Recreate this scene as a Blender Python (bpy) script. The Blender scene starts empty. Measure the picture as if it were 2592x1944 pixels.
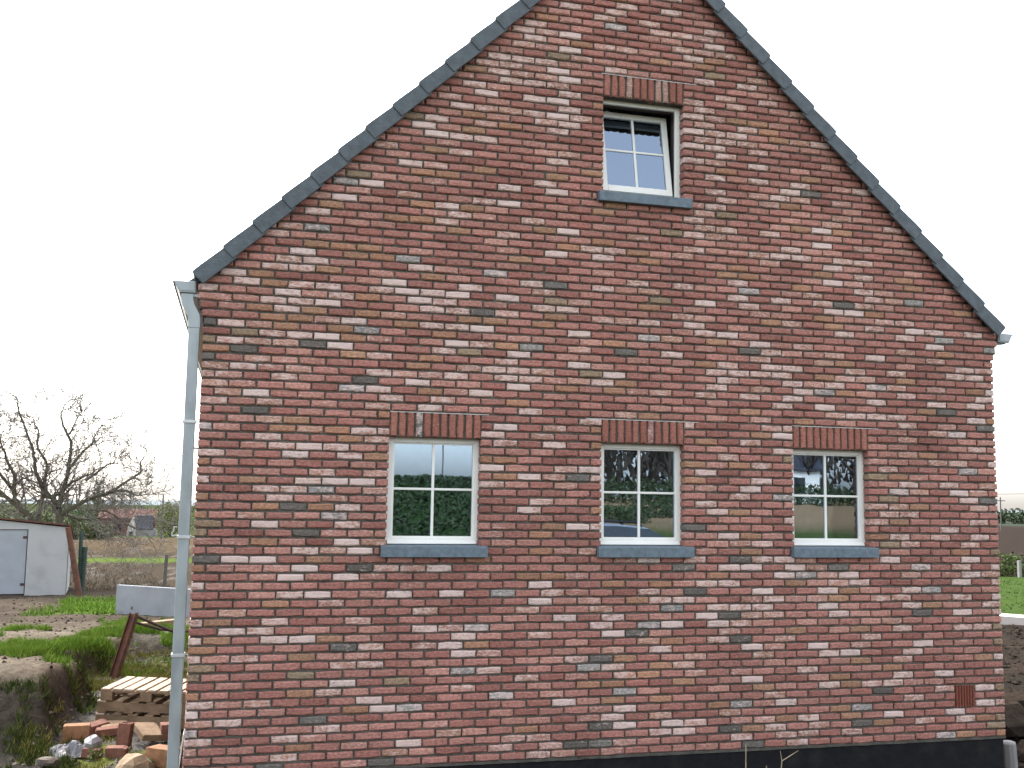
import bpy, bmesh, math, random
from mathutils import Vector, Matrix, noise

# ------------------------------------------------------------------ camera, sky, sun, exposure
scene = bpy.context.scene
COL = scene.collection
cam_data = bpy.data.cameras.new('camera')
cam_data.sensor_width = 36.0
cam_data.lens = 2646.27 / 2592 * 36.0
cam_data.clip_start = 0.05
cam_data.clip_end = 6000
cam = bpy.data.objects.new('camera', cam_data)
COL.objects.link(cam)
cam.location = (0.2816, -7.8862, 1.9716)
cam.rotation_euler = (1.679772, -0.015505, -0.256970)
scene.camera = cam

SUN_EL, SUN_AZ = math.radians(46), math.radians(-24)      # azimuth from +Y, towards +X positive: sun stands behind the house, a little to the left
world = bpy.data.worlds.new('World')
scene.world = world
world.use_nodes = True
wn, wl = world.node_tree.nodes, world.node_tree.links
sky = wn.new('ShaderNodeTexSky')
sky.sky_type = 'NISHITA'
sky.sun_disc = False
sky.sun_elevation = SUN_EL
sky.sun_rotation = SUN_AZ
sky.air_density = 1.0
sky.dust_density = 3.0
sky.ozone_density = 1.0
hsv = wn.new('ShaderNodeHueSaturation')
hsv.inputs['Saturation'].default_value = 0.34
wl.new(sky.outputs[0], hsv.inputs['Color'])
bg = wn['Background']
wl.new(hsv.outputs[0], bg.inputs['Color'])
bg.inputs['Strength'].default_value = 0.13

sun_data = bpy.data.lights.new('sun', 'SUN')
sun_data.energy = 0.7
sun_data.angle = math.radians(12)
sun_data.color = (1.0, 0.95, 0.87)
sun = bpy.data.objects.new('sun', sun_data)
COL.objects.link(sun)
sdir = Vector((math.sin(SUN_AZ) * math.cos(SUN_EL), math.cos(SUN_AZ) * math.cos(SUN_EL), math.sin(SUN_EL)))
sun.rotation_euler = sdir.to_track_quat('Z', 'Y').to_euler()
sun.location = sdir * 60

scene.view_settings.view_transform = 'Standard'
scene.view_settings.look = 'None'
scene.view_settings.gamma = 1.0
scene.view_settings.use_curve_mapping = False
scene.view_settings.exposure = 2.42
scene.cycles.max_bounces = 8
scene.cycles.use_denoising = True

# ------------------------------------------------------------------ helpers
R = random.Random(7)


def lerp(a, b, t):
    return a + (b - a) * t


def smooth(a, b, x):
    t = min(1.0, max(0.0, (x - a) / (b - a)))
    return t * t * (3 - 2 * t)


def interp(x, pts):
    if x <= pts[0][0]:
        return pts[0][1]
    for (x0, y0), (x1, y1) in zip(pts, pts[1:]):
        if x <= x1:
            return lerp(y0, y1, (x - x0) / (x1 - x0))
    return pts[-1][1]


def nz(x, y, s, seed=0.0):
    return noise.noise(Vector((x * s + seed, y * s - seed * .7, seed * 1.3)))


class MB:
    """collects polygons and links them as one mesh object"""
    def __init__(self):
        self.v, self.f, self.m = [], [], []

    def poly(self, pts, mi=0):
        i = len(self.v)
        self.v.extend([tuple(p) for p in pts])
        self.f.append(tuple(range(i, i + len(pts))))
        self.m.append(mi)

    def mesh(self, verts, faces, mi=0):
        i = len(self.v)
        self.v.extend([tuple(p) for p in verts])
        for f in faces:
            self.f.append(tuple(i + k for k in f))
            self.m.append(mi)

    def box(self, x0, x1, y0, y1, z0, z1, M=None, mi=0):
        vs = [Vector(p) for p in ((x0, y0, z0), (x1, y0, z0), (x1, y1, z0), (x0, y1, z0), (x0, y0, z1), (x1, y0, z1), (x1, y1, z1), (x0, y1, z1))]
        if M is not None:
            vs = [M @ p for p in vs]
        self.mesh(vs, [(0, 3, 2, 1), (4, 5, 6, 7), (0, 1, 5, 4), (1, 2, 6, 5), (2, 3, 7, 6), (3, 0, 4, 7)], mi)

    def prism(self, pts, d0, d1, axis='y', mi=0):
        """extrude a polygon given as (a, b) pairs; axis y: pairs are x,z (counter-clockwise seen from -y)"""
        n = len(pts)
        if axis == 'y':
            a = [(p[0], d0, p[1]) for p in pts]
            b = [(p[0], d1, p[1]) for p in pts]
        elif axis == 'x':
            a = [(d1, p[0], p[1]) for p in pts]
            b = [(d0, p[0], p[1]) for p in pts]
        else:
            a = [(p[0], p[1], d1) for p in pts]
            b = [(p[0], p[1], d0) for p in pts]
        fs = [tuple(range(n)), tuple(range(2 * n - 1, n - 1, -1))]
        for i in range(n):
            j = (i + 1) % n
            fs.append((i, n + i, n + j, j))
        self.mesh(a + b, fs, mi)

    def tube(self, pts, rads, sides=6, caps=True, mi=0):
        pts = [Vector(p) for p in pts]
        if not hasattr(rads, '__len__'):
            rads = [rads] * len(pts)
        rings = []
        t = (pts[1] - pts[0]).normalized()
        ref = Vector((0, 0, 1)) if abs(t.z) < .9 else Vector((1, 0, 0))
        u = t.cross(ref).normalized()
        base = len(self.v)
        for i, p in enumerate(pts):
            if i == 0:
                d = pts[1] - pts[0]
            elif i == len(pts) - 1:
                d = pts[-1] - pts[-2]
            else:
                d = pts[i + 1] - pts[i - 1]
            if d.length < 1e-9:
                d = t
            d.normalize()
            u = u - d * u.dot(d)
            if u.length < 1e-6:
                u = d.orthogonal()
            u.normalize()
            w = d.cross(u)
            r = rads[i]
            for k in range(sides):
                a = 2 * math.pi * k / sides
                self.v.append(tuple(p + u * (r * math.cos(a)) + w * (r * math.sin(a))))
        for i in range(len(pts) - 1):
            for k in range(sides):
                k2 = (k + 1) % sides
                self.f.append((base + i * sides + k, base + i * sides + k2, base + (i + 1) * sides + k2, base + (i + 1) * sides + k))
                self.m.append(mi)
        if caps:
            self.f.append(tuple(base + k for k in range(sides - 1, -1, -1)))
            self.m.append(mi)
            e = base + (len(pts) - 1) * sides
            self.f.append(tuple(e + k for k in range(sides)))
            self.m.append(mi)

    def build(self, name, mat, parent=None, smooth_shade=False, bevel=0.0):
        me = bpy.data.meshes.new(name)
        me.from_pydata(self.v, [], self.f)
        mats = mat if isinstance(mat, (list, tuple)) else [mat]
        for mm in mats:
            me.materials.append(mm)
        if len(mats) > 1:
            me.polygons.foreach_set('material_index', self.m)
        if smooth_shade:
            me.polygons.foreach_set('use_smooth', [True] * len(me.polygons))
        me.update()
        return link(name, me, parent, bevel)


def link(name, me, parent=None, bevel=0.0):
    o = bpy.data.objects.new(name, me)
    COL.objects.link(o)
    if parent is not None:
        o.parent = parent
    if bevel:
        b = o.modifiers.new('bevel', 'BEVEL')
        b.width = bevel
        b.segments = 2
        b.limit_method = 'ANGLE'
    return o


def empty(name, loc=(0, 0, 0), rot=(0, 0, 0), parent=None):
    o = bpy.data.objects.new(name, None)
    COL.objects.link(o)
    o.location = loc
    o.rotation_euler = rot
    o.empty_display_size = .2
    if parent is not None:
        o.parent = parent
    return o


def tag(o, label, cat, group=None):
    o['label'] = label
    o['category'] = cat
    if group:
        o['group'] = group
    return o


# ------------------------------------------------------------------ materials
def principled(name):
    m = bpy.data.materials.new(name)
    m.use_nodes = True
    nt = m.node_tree
    return m, nt, nt.nodes['Principled BSDF']


def mat(name, col, rough=.8, var=.25, scale=6.0, col2=None, bump=0.0, bscale=40.0, metallic=0.0, spec=.3, stretch=(1, 1, 1), c2pos=(.4, .7)):
    m, nt, b = principled(name)
    N, L = nt.nodes, nt.links
    geo = N.new('ShaderNodeNewGeometry')
    mp = N.new('ShaderNodeMapping')
    mp.inputs['Scale'].default_value = stretch
    L.new(geo.outputs['Position'], mp.inputs['Vector'])
    n1 = N.new('ShaderNodeTexNoise')
    n1.inputs['Scale'].default_value = scale
    n1.inputs['Detail'].default_value = 6
    L.new(mp.outputs[0], n1.inputs['Vector'])
    ramp = N.new('ShaderNodeValToRGB')
    c2 = col2 if col2 else tuple(c * (1 - var) for c in col)
    c1 = col if col2 else tuple(min(1, c * (1 + var)) for c in col)
    ramp.color_ramp.elements[0].position = c2pos[0] if col2 else .3
    ramp.color_ramp.elements[1].position = c2pos[1] if col2 else .7
    ramp.color_ramp.elements[0].color = (*c1, 1)
    ramp.color_ramp.elements[1].color = (*c2, 1)
    L.new(n1.outputs['Fac'], ramp.inputs['Fac'])
    L.new(ramp.outputs['Color'], b.inputs['Base Color'])
    b.inputs['Roughness'].default_value = rough
    b.inputs['Metallic'].default_value = metallic
    b.inputs['Specular IOR Level'].default_value = spec
    if bump:
        n2 = N.new('ShaderNodeTexNoise')
        n2.inputs['Scale'].default_value = bscale
        n2.inputs['Detail'].default_value = 5
        L.new(mp.outputs[0], n2.inputs['Vector'])
        bp = N.new('ShaderNodeBump')
        bp.inputs['Strength'].default_value = bump
        bp.inputs['Distance'].default_value = .02
        L.new(n2.outputs['Fac'], bp.inputs['Height'])
        L.new(bp.outputs['Normal'], b.inputs['Normal'])
    return m


def brick_material(name, source):
    """source 'object': colour from the object's own colour; 'mesh': from the mesh attribute 'fired'. alpha carries the amount of lime wash on that brick."""
    m, nt, b = principled(name)
    N, L = nt.nodes, nt.links
    if source == 'object':
        src = N.new('ShaderNodeObjectInfo')
    else:
        src = N.new('ShaderNodeAttribute')
        src.attribute_name = 'fired'
    geo = N.new('ShaderNodeNewGeometry')
    mp = N.new('ShaderNodeMapping')
    mp.inputs['Scale'].default_value = (1, 1, 2.0)
    L.new(geo.outputs['Position'], mp.inputs['Vector'])
    big = N.new('ShaderNodeTexNoise')
    big.inputs['Scale'].default_value = 11
    big.inputs['Detail'].default_value = 7
    big.inputs['Roughness'].default_value = .68
    L.new(mp.outputs[0], big.inputs['Vector'])
    fine = N.new('ShaderNodeTexNoise')
    fine.inputs['Scale'].default_value = 42
    fine.inputs['Detail'].default_value = 4
    L.new(mp.outputs[0], fine.inputs['Vector'])
    # value mottling
    mr = N.new('ShaderNodeMapRange')
    mr.inputs['From Min'].default_value = .3
    mr.inputs['From Max'].default_value = .7
    mr.inputs['To Min'].default_value = .66
    mr.inputs['To Max'].default_value = 1.34
    L.new(fine.outputs['Fac'], mr.inputs['Value'])
    patch = N.new('ShaderNodeTexNoise')
    patch.inputs['Scale'].default_value = .9
    patch.inputs['Detail'].default_value = 4
    L.new(geo.outputs['Position'], patch.inputs['Vector'])
    pr = N.new('ShaderNodeMapRange')
    pr.inputs['From Min'].default_value = .3
    pr.inputs['From Max'].default_value = .7
    pr.inputs['To Min'].default_value = .86
    pr.inputs['To Max'].default_value = 1.14
    L.new(patch.outputs['Fac'], pr.inputs['Value'])
    pm = N.new('ShaderNodeMath')
    pm.operation = 'MULTIPLY'
    L.new(mr.outputs[0], pm.inputs[0])
    L.new(pr.outputs[0], pm.inputs[1])
    mul = N.new('ShaderNodeVectorMath')
    mul.operation = 'SCALE'
    L.new(src.outputs['Color'], mul.inputs[0])
    L.new(pm.outputs[0], mul.inputs['Scale'])
    # lime wash: patches of noise shifted by the brick's own amount
    f1 = N.new('ShaderNodeMath')
    f1.operation = 'MULTIPLY_ADD'
    f1.inputs[1].default_value = 2.3
    L.new(big.outputs['Fac'], f1.inputs[0])
    L.new(src.outputs['Alpha'], f1.inputs[2])
    f2 = N.new('ShaderNodeMath')
    f2.operation = 'MULTIPLY_ADD'
    f2.inputs[1].default_value = 1.1
    L.new(fine.outputs['Fac'], f2.inputs[0])
    L.new(f1.outputs[0], f2.inputs[2])
    wash = N.new('ShaderNodeMapRange')
    wash.interpolation_type = 'SMOOTHSTEP'
    wash.inputs['From Min'].default_value = 1.7 + .3
    wash.inputs['From Max'].default_value = 1.7 + .95
    wash.inputs['To Max'].default_value = .88
    L.new(f2.outputs[0], wash.inputs['Value'])
    mix = N.new('ShaderNodeMixRGB')
    L.new(wash.outputs[0], mix.inputs['Fac'])
    L.new(mul.outputs[0], mix.inputs['Color1'])
    mix.inputs['Color2'].default_value = (.64, .49, .435, 1)
    L.new(mix.outputs[0], b.inputs['Base Color'])
    b.inputs['Roughness'].default_value = .9
    b.inputs['Specular IOR Level'].default_value = .2
    bp = N.new('ShaderNodeBump')
    bp.inputs['Strength'].default_value = .55
    bp.inputs['Distance'].default_value = .006
    L.new(fine.outputs['Fac'], bp.inputs['Height'])
    bp2 = N.new('ShaderNodeBump')
    bp2.inputs['Strength'].default_value = .5
    bp2.inputs['Distance'].default_value = .015
    L.new(big.outputs['Fac'], bp2.inputs['Height'])
    L.new(bp.outputs[0], bp2.inputs['Normal'])
    L.new(bp2.outputs[0], b.inputs['Normal'])
    return m


def glass_material():
    m = bpy.data.materials.new('window_glass')
    m.use_nodes = True
    nt = m.node_tree
    N, L = nt.nodes, nt.links
    N.remove(N['Principled BSDF'])
    tr = N.new('ShaderNodeBsdfTransparent')
    tr.inputs['Color'].default_value = (.72, .76, .75, 1)
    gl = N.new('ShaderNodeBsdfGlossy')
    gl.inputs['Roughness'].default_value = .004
    gl.inputs['Color'].default_value = (.64, .80, 1.0, 1)  # blue of the mirrored sky put into the gloss tint
    lw = N.new('ShaderNodeFresnel')
    lw.inputs['IOR'].default_value = 1.9
    bp = N.new('ShaderNodeBump')
    bp.inputs['Strength'].default_value = .02
    bp.inputs['Distance'].default_value = .02
    tx = N.new('ShaderNodeTexNoise')
    tx.inputs['Scale'].default_value = 2.2
    geo = N.new('ShaderNodeNewGeometry')
    L.new(geo.outputs['Position'], tx.inputs['Vector'])
    L.new(tx.outputs['Fac'], bp.inputs['Height'])
    L.new(bp.outputs[0], gl.inputs['Normal'])
    mx = N.new('ShaderNodeMixShader')
    sc = N.new('ShaderNodeMath')
    sc.operation = 'MULTIPLY_ADD'
    sc.inputs[1].default_value = .9
    sc.inputs[2].default_value = .23
    L.new(lw.outputs[0], sc.inputs[0])
    L.new(sc.outputs[0], mx.inputs[0])
    L.new(tr.outputs[0], mx.inputs[1])
    L.new(gl.outputs[0], mx.inputs[2])
    L.new(mx.outputs[0], N['Material Output'].inputs['Surface'])
    return m


def attr_mat(name, attr='tone', rough=.95, scale=30.0, var=.35, bump=.6, bdist=.03):
    m, nt, b = principled(name)
    N, L = nt.nodes, nt.links
    a = N.new('ShaderNodeAttribute')
    a.attribute_name = attr
    geo = N.new('ShaderNodeNewGeometry')
    n1 = N.new('ShaderNodeTexNoise')
    n1.inputs['Scale'].default_value = scale
    n1.inputs['Detail'].default_value = 8
    n1.inputs['Roughness'].default_value = .7
    L.new(geo.outputs['Position'], n1.inputs['Vector'])
    mr = N.new('ShaderNodeMapRange')
    mr.inputs['From Min'].default_value = .3
    mr.inputs['From Max'].default_value = .7
    mr.inputs['To Min'].default_value = 1 - var
    mr.inputs['To Max'].default_value = 1 + var
    L.new(n1.outputs['Fac'], mr.inputs['Value'])
    mul = N.new('ShaderNodeVectorMath')
    mul.operation = 'SCALE'
    L.new(a.outputs['Color'], mul.inputs[0])
    L.new(mr.outputs[0], mul.inputs['Scale'])
    L.new(mul.outputs[0], b.inputs['Base Color'])
    b.inputs['Roughness'].default_value = rough
    b.inputs['Specular IOR Level'].default_value = 0
    if bump:
        bp = N.new('ShaderNodeBump')
        bp.inputs['Strength'].default_value = bump
        bp.inputs['Distance'].default_value = bdist
        L.new(n1.outputs['Fac'], bp.inputs['Height'])
        L.new(bp.outputs[0], b.inputs['Normal'])
    return m


def set_colors(me, cols, attr='tone'):
    """per-vertex colours"""
    a = me.attributes.new(attr, 'FLOAT_COLOR', 'POINT')
    flat = []
    for c in cols:
        flat.extend((c[0], c[1], c[2], c[3] if len(c) > 3 else 1.0))
    a.data.foreach_set('color', flat)


M = {}
M['brick'] = brick_material('brick_fired_clay', 'object')
M['brick_rows'] = brick_material('brick_fired_clay_rows', 'mesh')
M['mortar'] = mat('mortar', (.108, .101, .085), .95, .35, 9, bump=.8, bscale=70)
M['plinth'] = mat('bitumen_coating', (.0065, .007, .009), .7, .5, 5, bump=.6, bscale=9, spec=.2, col2=(.03, .026, .02), c2pos=(.5, .95))
M['plaster'] = mat('inner_plaster', (.2, .19, .18), .9, .15, 2)
M['white'] = mat('white_frame_paint', (.76, .75, .69), .42, .04, 4, spec=.4)
M['bluestone'] = mat('bluestone', (.125, .162, .188), .6, .2, 30, bump=.12, bscale=90)
M['tile'] = mat('slate_grey_roof_tile', (.08, .096, .104), .6, .25, 14, bump=.3, bscale=60, spec=.4)
M['zinc'] = mat('zinc_sheet', (.32, .355, .355), .45, .2, 7, col2=(.22, .245, .245), metallic=.35, spec=.5, stretch=(1, 1, .4))
M['steel'] = mat('galvanised_steel', (.5, .5, .49), .4, .15, 20, metallic=.6)
M['lintel_steel'] = mat('lintel_flange_steel', (.5, .49, .46), .6, .2, 20)
M['terracotta'] = mat('terracotta_vent', (.2, .065, .042), .9, .25, 60, bump=.4, bscale=80)
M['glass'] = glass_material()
M['wood'] = mat('weathered_pallet_wood', (.37, .3, .22), .85, .25, 7, bump=.3, bscale=30, stretch=(1, 1, 1))
M['wood_old'] = mat('brown_pallet_wood', (.2, .14, .085), .88, .3, 7, bump=.3, bscale=30)
M['block'] = mat('orange_clay_block', (.27, .14, .072), .9, .25, 16, bump=.4, bscale=60)
M['block_red'] = mat('red_clay_block', (.185, .085, .06), .9, .25, 16, bump=.4, bscale=60)
M['block_tan'] = mat('dusty_clay_block', (.27, .19, .12), .92, .25, 12, bump=.4, bscale=60)
M['concrete'] = mat('grey_concrete', (.26, .272, .29), .88, .1, 3, bump=.15, bscale=30)
M['rubble'] = mat('rubble_stone', (.16, .14, .12), .95, .4, 9, bump=.6, bscale=30, spec=.05)
M['clod'] = mat('damp_earth', (.042, .033, .026), 1.0, .35, 9, bump=.6, bscale=30, spec=0)
M['wood_dark'] = mat('dark_bare_wood', (.045, .038, .03), .95, .4, .6)
M['rust'] = mat('rusty_steel', (.14, .062, .038), .85, .35, 9, bump=.4, bscale=50, col2=(.075, .04, .032))
M['rust_dark'] = mat('dark_rusty_rod', (.075, .042, .04), .8, .3, 12)
M['sheet'] = mat('plastic_sheet', (.155, .155, .165), .45, .12, 7, spec=.5)
M['shed'] = mat('whitewashed_render', (.4, .4, .395), .9, .09, 2.5, col2=(.3, .3, .29), bump=.35, bscale=12, c2pos=(.45, .85))
M['shed_door'] = mat('grey_painted_door', (.31, .33, .355), .7, .07, 3)
M['bark'] = mat('walnut_bark', (.1, .09, .068), .95, .35, 9, bump=.6, bscale=40, col2=(.105, .11, .055))
M['twig'] = mat('bare_twigs', (.17, .152, .132), .9, .2, 9)
M['twig_far'] = mat('distant_bare_twigs', (.15, .13, .115), .9, .2, 3)
M['leaf'] = mat('shrub_leaves', (.055, .08, .025), .8, .45, 3, col2=(.1, .1, .04))
M['leaf_yellow'] = mat('willow_leaves', (.15, .165, .055), .8, .35, 2)
M['leaf_dark'] = mat('evergreen_leaves', (.03, .05, .018), .8, .45, 2.5)
M['leaf_crop'] = mat('crop_leaves', (.024, .038, .016), .85, .5, 1.6, col2=(.04, .058, .026))
M['hedge'] = mat('hedge_leaves', (.075, .13, .03), .8, .45, 5, col2=(.11, .1, .035))
M['post_wood'] = mat('grey_fence_post', (.11, .1, .085), .9, .25, 10)
M['post_green'] = mat('green_painted_post', (.045, .07, .055), .8, .25, 10)
M['wire'] = mat('dark_cable', (.04, .04, .045), .6, .1, 5)
M['far_brick'] = mat('far_red_brick', (.15, .068, .05), .9, .2, 1.2)
M['far_tile'] = mat('far_red_tile', (.13, .055, .042), .9, .25, 1.5)
M['far_slate'] = mat('far_slate', (.045, .047, .06), .75, .15, 1.0)
M['far_white'] = mat('far_whitewash', (.5, .46, .42), .9, .15, 1.0)
M['far_grey'] = mat('far_grey_wall', (.25, .24, .23), .9, .15, 1.0)
M['dark_glass'] = mat('dark_glass', (.02, .025, .03), .08, .1, 1, spec=.6)
M['car_paint'] = mat('dark_blue_car_paint', (.03, .045, .075), .22, .05, 3, spec=.6)
M['rubber'] = mat('tyre_rubber', (.02, .02, .02), .8, .1, 5)
M['lamp_glass'] = mat('headlight_lens', (.6, .6, .62), .15, .05, 4, spec=.6)
M['stalk'] = mat('dry_stalk', (.34, .27, .17), .9, .25, 20)
M['asphalt'] = mat('asphalt', (.055, .055, .055), .9, .2, 4, bump=.3, bscale=60)
M['ground'] = attr_mat('earth_and_turf', 'tone', scale=14, var=.45, bump=.7, bdist=.05)
M['blade'] = attr_mat('grass_blades', 'tone', scale=6, var=.3, bump=0)
M['sign_white'] = mat('white_board', (.74, .74, .72), .7, .06, 4)

# ------------------------------------------------------------------ ground
def upper(x, y):
    zl = interp(y, [(-1, -.04), (5.2, -.04), (8, -.2), (11, -.33), (18, -.7), (25, -.98), (32, -1.2), (54, -1.75), (110, -2.9), (160, -4.4), (400, -8), (1000, -15), (3000, -18)])
    r = math.hypot(x, y)
    zr = interp(r, [(0, -.55), (9.5, -.58), (16, -.36), (24, -.3), (42, -.45), (235, -1.9), (600, -6), (3000, -14)])
    return lerp(zl, zr, smooth(.5, 9, x))


def edge_x(y):
    return -1.5 + .1 * math.sin(y * 2.3 + .6) - .42 * math.exp(-((y - 7.35) / .75) ** 2) + .25 * smooth(8.6, 10, y)


def pit_w(x, y):
    inl = smooth(-.13, .17, x - edge_x(y) + .10 * nz(x, y, 1.9, 3.1))
    back = 1 - smooth(8.6, 11.2, y + .4 * nz(x, y, .7, 5))
    front = 1 - smooth(3.25, 4.75, y + .25 * nz(x, y, 1.1, 9))
    return max(inl * back, front) * (1 - smooth(7.6, 10.5, x))


def hgt(x, y):
    if y < -11.5:
        # ground behind the photographer: road, then a planted bank on one side and a flat field on the other
        left = interp(-y, [(11, .1), (15.5, .12), (16.5, .3), (24, 2.38), (60, 3.0), (300, 6), (3000, 20)])
        right = interp(-y, [(11, .1), (15.5, .12), (20, .25), (58, 1.8), (120, 2.2), (300, 3.0), (3000, 8)])
        z = lerp(left, right, smooth(8.2, 10.8, x))
        return z + .05 * nz(x, y, .8, 2)
    zf = interp(y, [(-11.5, .1), (-6.3, .1), (-2.2, -.5), (-.3, -.66)])
    u = upper(x, y)
    p = pit_w(x, y)
    z = lerp(u, -.62, p)
    rough = .035 if abs(x) < 30 and abs(y) < 40 else .12
    z += rough * nz(x, y, 2.1, 1) + .02 * nz(x, y, 7.3, 4)
    if -6 < x < 3 and 0 < y < 14:
        z += .035 * nz(x, y, 11, 6) * (0.5 + p * (1 - p) * 7) + .07 * nz(x, y, 4.2, 8) * (p * (1 - p) * 4)
    # dirt hump on the near bank
    z += .10 * math.exp(-((x + 2.0) / .5) ** 2 - ((y - 5.1) / .5) ** 2)
    return lerp(zf, z, smooth(-1.2, .6, y))


def grassiness(x, y):
    """0..1 cover of living grass on the rough ground left of the house"""
    g = nz(x, y, .9, 12) * 1.3 + nz(x, y, 2.9, 15) * .9 - .12
    e = x - edge_x(y)
    lip = math.exp(-((e + .3) / .36) ** 2) * smooth(5.2, 6.0, y)
    g += .85 * lip - .5 * smooth(11.5, 13.5, y)
    g -= 1.2 * math.exp(-((x + 2.0) / .55) ** 2 - ((y - 5.0) / .5) ** 2)
    return g


def axis(parts):
    out = []
    for a, b, s in parts:
        n = max(1, int(round((b - a) / s)))
        out += [a + (b - a) * i / n for i in range(n)]
    out.append(parts[-1][1])
    return out


xs = axis([(-2600, -600, 250), (-600, -100, 50), (-100, -20, 8), (-20, -7, 1.0), (-7, -3.6, .25), (-3.6, .1, .062), (.1, 7, .7), (7, 10.5, .12), (10.5, 18, .3), (18, 40, 1.5), (40, 120, 8), (120, 600, 40), (600, 2600, 250)])
ys = axis([(-2600, -600, 250), (-600, -100, 50), (-100, -30, 5), (-30, -8, 1.0), (-8, -.5, .5), (-.5, 2, .2), (2, 12.5, .075), (12.5, 18, .22), (18, 30, .5), (30, 70, 1.5), (70, 200, 6), (200, 600, 40), (600, 2600, 250)])
nx, ny = len(xs), len(ys)
gv, gc = [], []
SOIL, DRY, DARK = (.085, .068, .052), (.165, .14, .108), (.03, .026, .021)
GRASS, TAN, PLOW, LAWN, CROP = (.065, .105, .02), (.085, .065, .042), (.037, .029, .025), (.05, .08, .023), (.03, .06, .018)


def mixc(a, b, t):
    t = min(1, max(0, t))
    return tuple(lerp(p, q, t) for p, q in zip(a, b))


def ground_color(x, y):
    if y < -11.5:
        c = mixc(CROP, (.2, .14, .085), smooth(9, 11.5, x))
        c = mixc(c, (.05, .07, .025), smooth(9, 11, x) * (1 - smooth(30, 38, -y)))
        return c
    n = nz(x, y, .9, 20)
    if y < .5 or (x > -.2 and x < 7.5 and y < 10):
        return mixc(SOIL, DARK, .5 + n * .4)
    if x > 7:
        c = mixc((.042, .032, .026), DARK, .45 + nz(x, y, 2.5, 22) * .9)
        r = math.hypot(x, y)
        c = mixc(c, LAWN, smooth(18.4, 18.6, r))
        c = mixc(c, PLOW, smooth(33.6, 34, r))
        return mixc(c, (.05, .06, .045), smooth(200, 230, r))
    p = pit_w(x, y)
    c = mixc(DRY, SOIL, .45 + n * .6 + nz(x, y, 4, 25) * .5)
    c = mixc(c, mixc((.09, .072, .055), (.05, .041, .033), .5 + nz(x, y, 1.3, 27)), smooth(11.5, 14.5, y) * .85)
    c = mixc(c, GRASS, smooth(.28, .6, grassiness(x, y)) * .85 * (1 - smooth(13, 14, y)))
    # rubble floor of the pit
    fl = mixc((.075, .07, .065), (.16, .15, .14), .5 + nz(x, y, 3.1, 30) * .9)
    fl = mixc(fl, (.11, .125, .035), smooth(.05, .4, nz(x, y, 1.6, 33) + .25 * smooth(6.5, 9, y)))
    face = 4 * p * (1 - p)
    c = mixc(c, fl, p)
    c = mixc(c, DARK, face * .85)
    c = mixc(c, DARK, .75 * (1 - smooth(4.3, 5.0, y)) * smooth(-.2, .3, p) * (1 - smooth(-1.5, -1.1, x)))  # front slope of the bank: its shade painted into the soil colour
    # pale sand heap behind the pit
    c = mixc(c, (.27, .245, .21), .8 * math.exp(-((x + .4) / .75) ** 2 - ((y - 11.3) / .9) ** 2))
    # grass strip by the yard end, stubble field beyond
    c = mixc(c, GRASS, smooth(15.5, 16.5, y + nz(x, y, 1.2, 40)) * (1 - smooth(21, 22.5, y)) * smooth(-3.7, -3.2, x + .4 * nz(x, y, 1.5, 44)))
    f = mixc((.07, .055, .04), (.047, .04, .032), .5 + nz(x, y, .35, 50) * .8)
    f = mixc(f, TAN, smooth(58, 75, y))
    f = mixc(f, (.17, .155, .14), .5 * smooth(.32, .5, nz(x, y, 2.2, 52)))
    c = mixc(c, f, smooth(25.5, 27, y))
    c = mixc(c, (.085, .13, .028), .8 * smooth(50.5, 51.5, y + nz(x, y, .5, 55)) * (1 - smooth(56, 57.5, y + nz(x, y, .5, 56))))
    c = mixc(c, (.05, .062, .03), smooth(115, 135, y))
    return c


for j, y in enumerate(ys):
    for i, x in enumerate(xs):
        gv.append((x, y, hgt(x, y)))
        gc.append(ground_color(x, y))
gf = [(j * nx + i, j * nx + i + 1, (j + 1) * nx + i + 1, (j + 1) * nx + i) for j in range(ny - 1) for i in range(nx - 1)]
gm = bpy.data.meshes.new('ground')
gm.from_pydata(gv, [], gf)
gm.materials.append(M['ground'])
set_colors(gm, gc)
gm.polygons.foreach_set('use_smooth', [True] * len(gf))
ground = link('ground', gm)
ground['kind'] = 'structure'

# road behind the photographer
mb = MB()
mb.prism([(-60, -15.4), (60, -15.4), (60, -12.2), (-60, -12.2)], .02, .155, 'z')
road = mb.build('road', M['asphalt'])
road['kind'] = 'structure'

# low far hills
mb = MB()
hp = []
for i in range(49):
    x = lerp(-1500, 2600, i / 48)
    hp.append((x, -9 + 5.5 * nz(x, 0, .0021, 61) + 2.5 * nz(x, 0, .006, 62)))
for (x0, z0), (x1, z1) in zip(hp, hp[1:]):
    mb.mesh([(x0, 1450, -30), (x1, 1450, -30), (x1, 1700, z1), (x0, 1700, z0), (x0, 2000, -30), (x1, 2000, -30)], [(0, 1, 2, 3), (3, 2, 5, 4)])
hills = mb.build('hills', mat('wooded_hills', (.12, .15, .16), .95, .2, .01), smooth_shade=True)
hills['kind'] = 'structure'

# ------------------------------------------------------------------ the house
C = 0.0638665      # course height
BH = 0.0515        # brick height
JT = 0.012         # upright joint
PITCH = 0.2
WIDTH = 6.788
DEPTH = 9.2
house = empty('brick_house')
tag(house, 'red brick house gable with four white windows and a dark tiled verge', 'house')

# openings: x0, x1, first void course, last void course, sill x0, x1
OPEN = [(1.388, 2.1, 26, 38, 1.344, 2.160), (3.088, 3.8, 26, 38, 3.053, 3.866), (4.788, 5.5, 26, 38, 4.756, 5.552), (3.088, 3.8, 71, 83, 3.040, 3.856)]
VENT = (6.300, 6.488, 5, 7)


def roof_in_left(z):      # x of the verge's lower edge on the wall face
    return (z - 3.482)


def roof_in_right(z):
    return 6.788 - (z - 3.466)


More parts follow.
